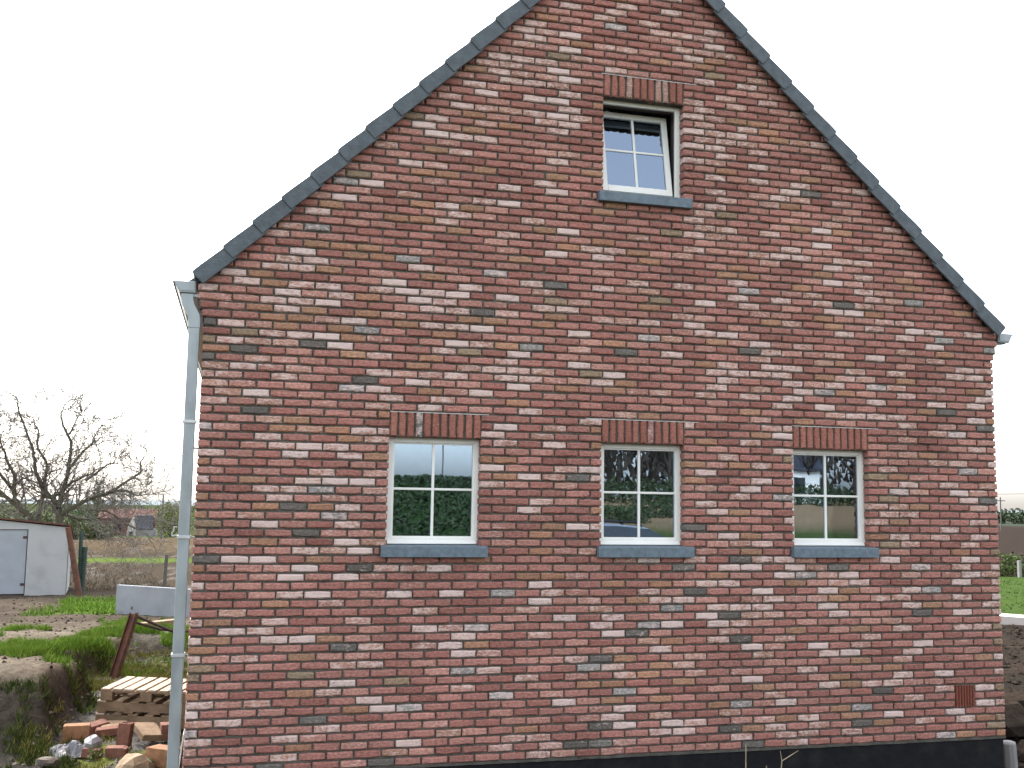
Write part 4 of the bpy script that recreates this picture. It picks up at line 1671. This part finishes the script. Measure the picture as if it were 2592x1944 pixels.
# spreading walnut behind the shed: its main limbs follow the photograph
walnut = empty('bare_walnut_tree', (-5.4, 29.0, -1.2))
tag(walnut, 'wide spreading bare tree with twisted limbs behind the whitewashed shed', 'tree')
LIMBS = [
    [(-5.23, .96), (-5.29, 1.46), (-5.52, 1.76), (-5.75, 1.9), (-5.87, 2.2), (-6.08, 2.81), (-6.15, 3.29), (-6.4, 3.88), (-6.72, 4.76), (-6.79, 5.05)],
    [(-5.29, 1.46), (-5.1, 2.48), (-5.07, 3.63), (-5.36, 4.16), (-5.47, 4.58), (-5.35, 4.98)],
    [(-5.22, 1.25), (-4.5, 1.65), (-3.74, 1.99), (-2.82, 2.66), (-2.88, 2.99), (-2.72, 3.43)],
    [(-6.02, 1.04), (-6.36, 1.36), (-6.6, 1.89), (-6.58, 2.45), (-6.85, 2.97), (-7.0, 3.58), (-7.17, 3.96)],
    [(-5.9, 1.22), (-5.72, 1.96), (-5.77, 2.82), (-6.03, 3.32), (-6.12, 3.98), (-6.32, 4.36), (-6.59, 4.49)],
    [(-5.1, 2.48), (-4.78, 3.12), (-4.33, 3.59), (-4.33, 3.84), (-4.06, 4.31)],
    [(-5.2, 1.28), (-4.75, 1.11), (-4.16, 1.05), (-3.75, 1.24)],
    [(-6.36, 1.36), (-6.93, 1.82), (-7.34, 2.22), (-7.52, 2.95)],
    [(-4.54, 2.34), (-3.79, 2.94), (-3.21, 2.86)],
    [(-5.08, 3.81), (-4.85, 4.36), (-4.72, 4.65)],
    [(-3.74, 1.99), (-3.22, 2.03), (-2.87, 1.86), (-2.52, 1.89), (-2.09, 2.05)],
    [(-5.52, 1.76), (-4.95, 2.24), (-4.41, 2.5), (-4.06, 2.75), (-3.59, 2.97)],
    [(-4.5, 1.4), (-3.8, 1.35), (-3.2, .95), (-2.8, .75), (-2.4, .5)],
    [(-6.93, 1.82), (-7.9, 2.0), (-8.7, 2.7), (-9.2, 3.4)],
    [(-6.6, 1.89), (-7.6, 3.1), (-8.1, 4.2), (-8.0, 4.9)]]
R0 = [.12, .085, .085, .105, .075, .06, .07, .09, .045, .04, .05, .055, .045, .07, .06]
tk, cr = MB(), MB()
rt = random.Random(5)
tk.tube([(0.1, 0, -.1), (0.12, 0, 1.2), (.17, 0, 2.16)], [.26, .2, .16], 9)
tk.tube([(.05, .05, .3), (-.3, .1, 1.4), (-.62, .1, 2.24)], [.2, .17, .14], 8)
tk.tube([(-.3, .1, 1.4), (-.5, .05, 2.42)], [.12, .095], 8)
for li, (lm_, r0) in enumerate(zip(LIMBS, R0)):
    yo = rt.uniform(-.5, .5) * (li > 0)
    pts = [Vector((x + 5.4, yo * i * .35 + rt.uniform(-.08, .08), z + 1.2)) for i, (x, z) in enumerate(lm_)]
    # resample with wiggle
    fine_ = []
    for a_, b_ in zip(pts, pts[1:]):
        for s in range(3):
            fine_.append(a_.lerp(b_, s / 3) + Vector((rt.gauss(0, .02), rt.gauss(0, .04), rt.gauss(0, .02))))
    fine_.append(pts[-1])
    n_ = len(fine_)
    rr_ = [max(.012, r0 * (1 - .85 * (i / (n_ - 1)) ** .8)) for i in range(n_)]
    tk.tube(fine_, rr_, 7, caps=False)
    total = sum((b_ - a_).length for a_, b_ in zip(fine_, fine_[1:]))
    for i in range(1, n_):
        for _ in range(3 if rt.random() < .3 else 2):
            dirn = (fine_[i] - fine_[i - 1]).normalized()
            side = dirn.cross(Vector((rt.gauss(0, .6), rt.gauss(0, 1), rt.gauss(0, .6)))).normalized()
            nd = dirn * .6 + side * .9 + Vector((0, 0, .05))
            ln = rt.uniform(.6, 1.6) * (1 - .25 * i / n_)
            grow(cr, fine_[i], nd, ln, max(.012, rr_[i] * .34), 2, rt, .05, .2, 5, 4, .72, .64, 4)
tk.build('trunk', M['bark'], walnut, smooth_shade=True)
cr.build('crown', M['twig'], walnut)


def bare_tree_mesh(seed, h, r, spread, up, nmain, m_trunk='bark', m_twig='twig', depth=3, thick=1.0):
    rr = random.Random(seed)
    a, b = MB(), MB()
    pts = [Vector((0, 0, -.3))]
    for i in range(6):
        pts.append(Vector((rr.gauss(0, .02) * h, rr.gauss(0, .02) * h, h * .95 * (i + 1) / 6)))
    rads = [r * (1 - .9 * i / 6) + .01 for i in range(7)]
    a.tube(pts, rads, 7, caps=False)
    for k in range(nmain):
        t = rr.uniform(.18, .98)
        i = min(int(t * 6), 5)
        q = pts[i].lerp(pts[i + 1], t * 6 - i)
        az = rr.uniform(0, 6.283)
        nd = Vector((math.cos(az) * spread, math.sin(az) * spread, up + .2))
        grow(b, q, nd, h * rr.uniform(.2, .38) * (1.25 - t * .7), r * .4 * (1.2 - t) * thick + .012 * thick, depth - 1, rr, up * .25, .16, 4, 4, .65, .62, 4)
    ta, tb = bpy.data.meshes.new('trunk'), bpy.data.meshes.new('crown')
    for me, mbx, mm in ((ta, a, m_trunk), (tb, b, m_twig)):
        me.from_pydata(mbx.v, [], mbx.f)
        me.materials.append(M[mm])
    return ta, tb


def plant_tree(name, meshes, loc, s, rz, label, cat='tree', group=None):
    t = empty(name, loc, (0, 0, rz))
    t.scale = (s, s, s)
    for nm, me in zip(('trunk', 'crown'), meshes):
        link(nm, me, t)
    tag(t, label, cat, group)
    return t


# poplars in the distance
pop = [bare_tree_mesh(60 + k, 9.5, .2, .28, 1.0, 26, 'twig_far', 'twig_far', 2, 1.6) for k in range(2)]
where = ['farthest left', 'second from the left', 'third from the left', 'fourth from the left', 'fifth from the left', 'sixth from the left', 'seventh from the left', 'farthest right']
for i, (x, s) in enumerate([(-41, .8), (-38.5, .95), (-36.2, .85), (-33.8, .98), (-32.2, .9), (-27.4, .95), (-25.4, .9), (-23.6, .85)]):
    y = 250 + R.uniform(-4, 4)
    plant_tree('poplar_tree', pop[i % 2], (x, y, hgt(x, y)), s, R.uniform(0, 6), 'slender bare poplar on the skyline, %s of the row' % where[i], 'tree', 'row of bare poplars')
dense = empty('ivy_clad_tree', (-29.8, 247, hgt(-29.8, 247)))
mb = MB()
mb.tube([(0, 0, -.2), (0, 0, 9)], [.3, .1], 7)
mb.build('trunk', M['bark'], dense)
leafy('crown', (0, 0, 5.2), 1.5, 1.5, 4.6, 900, .28, 'leaf', dense, 91, .2)
tag(dense, 'dense dark column of a tree standing in the poplar row', 'tree')

# bushes and hedges behind the shed and round the far houses
BUSH = [(-26, 120, 4.2, 3.0, 'leaf', 'broad olive bush far behind the shed, left side'), (-19.5, 118, 4.4, 2.6, 'leaf', 'olive bush behind the bare tree trunk'), (-14.6, 108, 3.0, 1.5, 'leaf', 'low olive bush left of the red brick house'), (-31.5, 125, 4.6, 3.4, 'leaf', 'tall olive bush at the left picture edge'),
        (-44, 205, 9, 4.6, 'leaf', 'long olive hedge at the far left under the poplars'), (-30, 212, 8, 4.4, 'leaf', 'olive hedge under the middle of the poplar row'), (-6, 205, 8, 4.6, 'leaf', 'olive hedge far behind the willow'), (-36, 140, 5, 3.6, 'leaf', 'olive bush behind the shed roof, left of the tree'), (-22.5, 140, 4, 2.4, 'leaf', 'olive bush left of the red cottage, farther back'),
        (-24.5, 170, 4.6, 3.6, 'leaf_dark', 'dark bush farther back behind the shed'), (-17.4, 190, 5.0, 4.0, 'leaf', 'bush rising behind the red roof'), (-12.0, 195, 3.4, 3.6, 'leaf', 'bush behind the dark slate roof')]
for i, (x, y, rr_, hh, m_, lb) in enumerate(BUSH):
    b_ = empty('bush', (x, y, hgt(x, y)))
    leafy('foliage', (0, 0, hh * .5), rr_, rr_ * .8, hh * .62, 1300, .2, m_, b_, 100 + i, .3)
    mb = MB()
    for k in range(6):
        mb.tube([(0, 0, -.2), (R.uniform(-1, 1), R.uniform(-1, 1), hh * .7)], [.08, .03], 4)
    mb.build('stems', M['twig'], b_)
    tag(b_, lb, 'bush', 'bushes behind the yard')
wil = empty('willow_tree', (-7.5, 131.9, hgt(-7.5, 131.9)))
leafy('crown', (0, 0, 2.2), 1.9, 1.7, 2.4, 1500, .16, 'leaf_yellow', wil, 130, .15)
mb = MB()
mb.tube([(0, 0, -.3), (.1, 0, 3)], [.2, .08], 6)
mb.build('trunk', M['bark'], wil)
tag(wil, 'yellow green willow right of the far houses', 'tree')

# ------------------------------------------------------------------ far houses
z0 = hgt(-15, 152) - .05
fh = empty('red_brick_cottage', (-15.2, 152.5, -4.3))
tag(fh, 'low red brick cottage with red tiled roof far across the field', 'house')
mb = MB()
mb.box(-3.2, 4.4, 0, 4.5, -1, 2.5)
mb.build('wall', M['far_brick'], fh)
mb = MB()
mb.prism([(-.25, 2.45), (2.25, 3.72), (4.75, 2.45), (4.75, 2.6), (2.25, 3.9), (-.25, 2.6)][::-1], -3.4, 4.6, 'x')
mb.build('roof', M['far_tile'], fh)
mb = MB()
mb.box(.3, 1.1, -.03, -.001, -.1, 1.1)
mb.build('door', mat('red_far_door', (.25, .03, .035), .6, .1, 2), fh)
for x in (-2.4, -1.0):
    mb = MB()
    mb.box(x, x + .8, -.03, -.001, .9, 1.7)
    mb.build('window', M['dark_glass'], fh)
mb = MB()
mb.box(-1.8, -1.3, 2, 2.5, 3.2, 4.3)
mb.build('chimney', M['far_brick'], fh)
sh = empty('slate_roofed_cottage', (-13.4, 149.5, -4.3))
tag(sh, 'small whitewashed cottage with dark slate roof beside the red cottage', 'house')
mb = MB()
mb.prism([(-.9, -1), (.3, -1), (.3, 1.15), (-.15, 3.0), (-.75, 1.6), (-.9, 1.15)], -.3, .3, 'y')
mb.build('gable', M['far_white'], sh)
mb = MB()
mb.box(.3001, 3.0, -.25, 3, -1, 1.15)
mb.build('wall', M['far_grey'], sh)
mb = MB()
mb.mesh([(.32, -.35, 1.1), (2.55, -.35, 1.1), (2.55, 1.4, 2.95), (-.1, 1.4, 2.95), (.32, -.35, 1.2), (2.55, -.35, 1.2), (2.55, 1.4, 3.05), (-.1, 1.4, 3.05), (2.55, 3.2, 1.1), (-.1, 3.2, 1.1)],
        [(0, 3, 2, 1), (4, 5, 6, 7), (0, 1, 5, 4), (1, 2, 6, 5), (3, 0, 4, 7), (6, 8, 9, 7), (2, 3, 9, 8)])
mb.build('roof', M['far_slate'], sh)
mb = MB()
for k in range(7):
    mb.box(.1 + k * .33, .34 + k * .33, 1.3, 1.5, 3.06, 3.14)
mb.build('ridge_tiles', M['far_white'], sh)
mb = MB()
mb.box(-.55, -.1, -.33, -.301, .1, .8)
mb.build('window', M['dark_glass'], sh)

# pole with wires beyond the field
def pole(loc, h, r, label, m='post_wood', arm=True, group='power poles'):
    t = empty('utility_pole', loc)
    mb = MB()
    mb.tube([(0, 0, -.5), (0, 0, h)], [r, r * .75], 7)
    mb.build('mast', M[m], t)
    if arm:
        mb = MB()
        mb.box(-.7, .7, -.05, .05, h - .5, h - .4)
        mb.build('cross_arm', M[m], t)
    tag(t, label, 'pole', group)
    return t


def wire(p, q, sag, label, r=.012, group='overhead wires'):
    mb = MB()
    pts = []
    for i in range(17):
        t = i / 16
        v = Vector(p).lerp(Vector(q), t)
        v.z -= sag * 4 * t * (1 - t)
        pts.append(v)
    mb.tube(pts, r, 4)
    o = mb.build('overhead_wire', M['wire'])
    tag(o, label, 'wire', group)
    return o


pole((-7.3, 111.9, -3.0), 4.85, .1, 'thin dark pole right of the slate roofed cottage', arm=False)
wire((-45, 130, 2.9), (60, 100, 1.4), .5, 'thin overhead wire crossing the sky left of the downpipe', .02)

# ------------------------------------------------------------------ right of the house
mb = MB()
pts_out, pts_in = [], []
for i in range(15):
    a = math.radians(lerp(10, 62, i / 14))
    pts_in.append((18.15 * math.cos(a), 18.15 * math.sin(a)))
    pts_out.append((18.75 * math.cos(a), 18.75 * math.sin(a)))
for (a, b, c, d) in zip(pts_in, pts_in[1:], pts_out[1:], pts_out):
    zt = -.2
    mb.mesh([(*a, -.7), (*b, -.7), (*c, -.7), (*d, -.7), (*a, zt), (*b, zt), (*c, zt), (*d, zt)], [(4, 7, 6, 5), (0, 1, 5, 4), (2, 3, 7, 6)])
kerb = mb.build('garden_kerb', M['far_white'])
kerb['kind'] = 'structure'
hd = empty('garden_hedge', (25.9, 22.6, -.4), (0, 0, math.atan2(-.43, .48)))
leafy('foliage', (0, 0, .34), 5.5, .35, .42, 5200, .06, 'hedge', hd, 150, .1)
mb = MB()
for k in range(12):
    x = -5 + k * .9
    mb.tube([(x, 0, -.2), (x + .1, 0, .5)], .02, 4)
mb.build('stems', M['twig'], hd)
tag(hd, 'clipped green hedge at the far end of the lawn', 'hedge')
mb = MB()
mb.box(-.05, .05, -.05, .05, -.3, .58, M=RotM((25.54, 21.83, -.4)))
o = mb.build('fence_post', M['far_grey'], bevel=.01)
tag(o, 'pale square post standing before the lawn hedge', 'post')
pole((95.95, 107.65, -1.5), 4.6, .1, 'thin pole on the skyline right of the house', arm=True)
wire((60, 121.5, 4.0), (112, 96, 5.4), .2, 'upper overhead wire right of the house', .02)
wire((60, 121.5, 2.6), (112, 96, 4.2), .2, 'lower overhead wire right of the house', .02)
for i, (x, y, rr_, hh) in enumerate([(190, 224, 4, 3.2), (194.5, 221, 4.5, 3.6), (199, 216, 5, 2.8), (203, 213, 4, 3.4)]):
    b_ = empty('far_tree', (x, y, hgt(x, y)))
    leafy('crown', (0, 0, hh * .5), rr_, rr_, hh * .6, 500, .4, 'leaf_dark', b_, 160 + i, .2)
    mb = MB()
    mb.tube([(0, 0, -.3), (0, 0, hh * .6)], [.25, .1], 5)
    mb.build('trunk', M['bark'], b_)
    tag(b_, 'dark rounded tree on the right hand skyline, %s' % ['nearest the house wall', 'second from the house wall', 'third from the house wall', 'farthest from the house wall'][i], 'tree', 'far trees right of the house')
stone((8.75, 2.35, -.46), (.34, .3, .24), 'large dark clod of earth right of the plinth', 'clod', 201)
stone((9.5, 2.95, -.42), (.4, .3, .2), 'flat clod of earth on the heap right of the house', 'clod', 202)
stone((8.35, 1.55, -.58), (.2, .16, .14), 'clod of earth at the lower right picture edge', 'clod', 203)
mb = MB()
mb.tube([(7.83, 1.22, -.66), (7.80, 1.20, -.36), (7.80, 1.2, -.345)], [.075, .07, .045], 10)
o = mb.build('pipe_stub', M['far_grey'], bevel=.006)
tag(o, 'pale grey pipe stub standing by the house corner', 'pipe')

# ------------------------------------------------------------------ behind the photographer (seen in the panes)
def car(loc, rz):
    c = empty('parked_car', loc, (0, 0, rz))
    tag(c, 'dark blue estate car parked at the roadside, mirrored in the middle pane', 'car')
    Wd = .84

    def half(z):          # half width by height
        return interp(z, [(.2, .80), (.55, .86), (.9, .85), (1.35, .66), (1.5, .58)])
    # body sides: stations along x with lower and upper outline
    low = [(-2.15, .45, .62), (-2.1, .3, .85), (-1.8, .22, .93), (-1.0, .2, .93), (0, .2, .92), (.95, .2, .92), (1.5, .22, .86), (2.0, .28, .74), (2.15, .42, .6)]
    mb = MB()
    vs, fs = [], []
    for x, za, zb in low:
        w0 = half(za) - (.12 if abs(x) > 2 else 0)
        w1 = half(zb) - (.12 if abs(x) > 2 else 0)
        wm = half((za + zb) / 2) - (.1 if abs(x) > 2 else 0)
        vs += [(x, -w0, za), (x, -wm, (za + zb) / 2), (x, -w1, zb), (x, 0, zb + .03), (x, w1, zb), (x, wm, (za + zb) / 2), (x, w0, za)]
    n = 7
    for i in range(len(low) - 1):
        for k in range(n - 1):
            fs.append((i * n + k, (i + 1) * n + k, (i + 1) * n + k + 1, i * n + k + 1))
        fs.append((i * n + 6, (i + 1) * n + 6, (i + 1) * n, i * n))
    fs.append(tuple(range(n)))
    fs.append(tuple(range((len(low) - 1) * n + n - 1, (len(low) - 1) * n - 1, -1)))
    mb.mesh(vs, fs)
    mb.build('body', M['car_paint'], c, smooth_shade=True)
    # greenhouse
    top = [(-2.0, .92), (-1.72, 1.36), (-1.2, 1.44), (-.3, 1.46), (.35, 1.40), (1.3, .90)]
    mb = MB()
    vs, fs = [], []
    for x, z in top:
        w0, w1 = half(.92) - .03, half(max(z, .95)) - .03
        vs += [(x, -w0, .9), (x, -w1, z), (x, -w1 * .6, z + .035), (x, w1 * .6, z + .035), (x, w1, z), (x, w0, .9)]
    for i in range(len(top) - 1):
        for k in range(5):
            fs.append((i * 6 + k, (i + 1) * 6 + k, (i + 1) * 6 + k + 1, i * 6 + k + 1))
    mi = []
    mb.v = vs
    mb.f = fs
    for i in range(len(top) - 1):
        for k in range(5):
            mb.m.append(0 if (k in (0, 4) or i in (0, 4)) else 1)
    mb.build('cabin', [M['dark_glass'], M['car_paint']], c, smooth_shade=False)
    for s in (-1, 1):
        mb = MB()
        mb.tube([(-1.6, s * .5, 1.44), (-1.45, s * .5, 1.535), (.1, s * .5, 1.535), (.25, s * .5, 1.46)], .022, 6)
        mb.build('roof_rail', M['rubber'], c)
        mb = MB()
        mb.box(2.02, 2.14, s * .6 - .14, s * .6 + .14, .55, .7)
        mb.build('headlight', M['lamp_glass'], c, bevel=.03)
        mb = MB()
        mb.box(.85, 1.0, s * .86, s * 1.02, .92, 1.05)
        mb.build('wing_mirror', M['car_paint'], c, bevel=.03)
        for x in (-1.35, 1.35):
            w = MB()
            w.tube([(x, s * .66, .31), (x, s * .87, .31)], .31, 18)
            wo = w.build('wheel', M['rubber'], c)
            w = MB()
            w.tube([(x, s * .86, .31), (x, s * .885, .31)], .2, 14)
            w.build('rim', M['steel'], wo)
    return c


car((7.55, -11.2, .03), 0)

back_trees = [bare_tree_mesh(300 + k, 12, .22, .75, .75, 24, 'wood_dark', 'wood_dark', 3, 1.5) for k in range(3)]
k = 0
for i in range(20):
    x = 27 + i * 1.75 + R.uniform(-.7, .7)
    y = -62 - R.uniform(0, 16)
    if 36 < x < 45 and y > -74:
        y = -76
    plant_tree('bare_tree', back_trees[i % 3], (x, y, hgt(x, y)), R.uniform(.8, 1.15), R.uniform(0, 6), 'bare tree of the wood across the road, mirrored in the panes', 'tree', 'wood across the road')
for i, (x, y, rx_, hh, m_) in enumerate([(28, -58, 7, 1.6, 'leaf_dark'), (41, -62, 7, 1.5, 'leaf_dark'), (54, -62, 8, 1.8, 'leaf_dark'), (17.5, -38, 1.6, .8, 'leaf_dark'), (21.5, -42, 2.0, .9, 'leaf_dark')]):
    b_ = empty('thicket', (x, y, hgt(x, y)))
    leafy('foliage', (0, 0, hh * .45), rx_, 1.6, hh * .55, 2600, .12 if rx_ > 5 else .06, m_, b_, 330 + i, .1)
    mb = MB()
    for q_ in range(6):
        xx = R.uniform(-rx_, rx_) * .8
        mb.tube([(xx, 0, -.2), (xx + .2, .2, hh * .6)], .05, 4)
    mb.build('stems', M['twig'], b_)
    tag(b_, ['dark thicket under the wood across the road', 'low dark thicket before the white house across the road', 'dark thicket right of the white house across the road', 'loose shrub on the verge across the road', 'second loose shrub on the verge across the road'][i], 'shrub', 'shrubs across the road')
vs, fs = [], []
rw_ = random.Random(9)
for _ in range(9000):
    x = rw_.uniform(33, 56) if rw_.random() < .55 else rw_.uniform(58, 90)
    y = rw_.uniform(-104, -90)
    top_ = 15 + 4 * nz(x, 0, .25, 7)
    z = hgt(x, y) + rw_.uniform(0, 1) ** .8 * top_
    h_ = rw_.uniform(.5, 1.6)
    a_ = rw_.gauss(0, .35)
    w_ = rw_.uniform(.1, .3)
    i_ = len(vs)
    vs += [(x - w_, y, z), (x + w_, y, z), (x + a_ * h_, y + rw_.gauss(0, .4), z + h_)]
    fs.append((i_, i_ + 1, i_ + 2))
me = bpy.data.meshes.new('far_wood')
me.from_pydata(vs, [], fs)
me.materials.append(M['wood_dark'])
o = link('far_wood', me)
o['kind'] = 'stuff'
o['label'] = 'dark mass of bare wood far across the road'
o['category'] = 'wood'
wh = empty('white_house', (44.0, -72, hgt(44.0, -72)))
tag(wh, 'white house with grey roof across the road, mirrored in the right pane', 'house')
mb = MB()
mb.box(-4.5, 4.5, 0, -7, -.5, 2.9)
mb.build('wall', mat('white_render', (.72, .71, .68), .85, .05, 1), wh)
mb = MB()
mb.prism([(-7.3, 2.8), (-3.5, 6.3), (.3, 2.8), (.3, 2.95), (-3.5, 6.5), (-7.3, 2.95)][::-1], -4.8, 4.8, 'x')
mb.build('roof', M['far_slate'], wh)
for x in (-3.2, -.6, 2.0):
    mb = MB()
    mb.box(x, x + 1.1, .001, .03, .9, 2.2)
    mb.build('window', M['dark_glass'], wh)

# crop on the bank
vs, fs, cc = [], [], []
for _ in range(26000):
    x, y = R.uniform(-4, 10), R.uniform(-27, -16.2)
    if x > 9 and R.random() < .6:
        continue
    z = hgt(x, y) + R.uniform(0, .22)
    s = R.uniform(.03, .085)
    a = Vector((R.gauss(0, 1), R.gauss(0, 1), R.gauss(0, .6))).normalized() * s
    b = a.cross(Vector((R.gauss(0, 1), R.gauss(0, 1), R.gauss(0, 1)))).normalized() * s * .7
    p = Vector((x, y, z))
    i = len(vs)
    vs += [tuple(p - a), tuple(p + b), tuple(p + a), tuple(p - b)]
    fs.append((i, i + 1, i + 2, i + 3))
me = bpy.data.meshes.new('bank_crop')
me.from_pydata(vs, [], fs)
me.materials.append(M['leaf_crop'])
o = link('bank_crop', me)
o['kind'] = 'stuff'
o['label'] = 'leafy green crop on the bank across the road'
o['category'] = 'crop'
pole((8.6, -58, 2.9), 6.5, .06, 'wooden power pole on the bank across the road, left one')
pole((13.4, -60, 2.9), 5.0, .06, 'wooden power pole on the bank across the road, right one')
wire((-6, -57, 8.2), (8.6, -58, 9.2), .6, 'overhead wire left of the pole across the road', .02)
wire((8.6, -58, 9.2), (30, -60, 8.6), .8, 'overhead wire right of the pole across the road', .02)
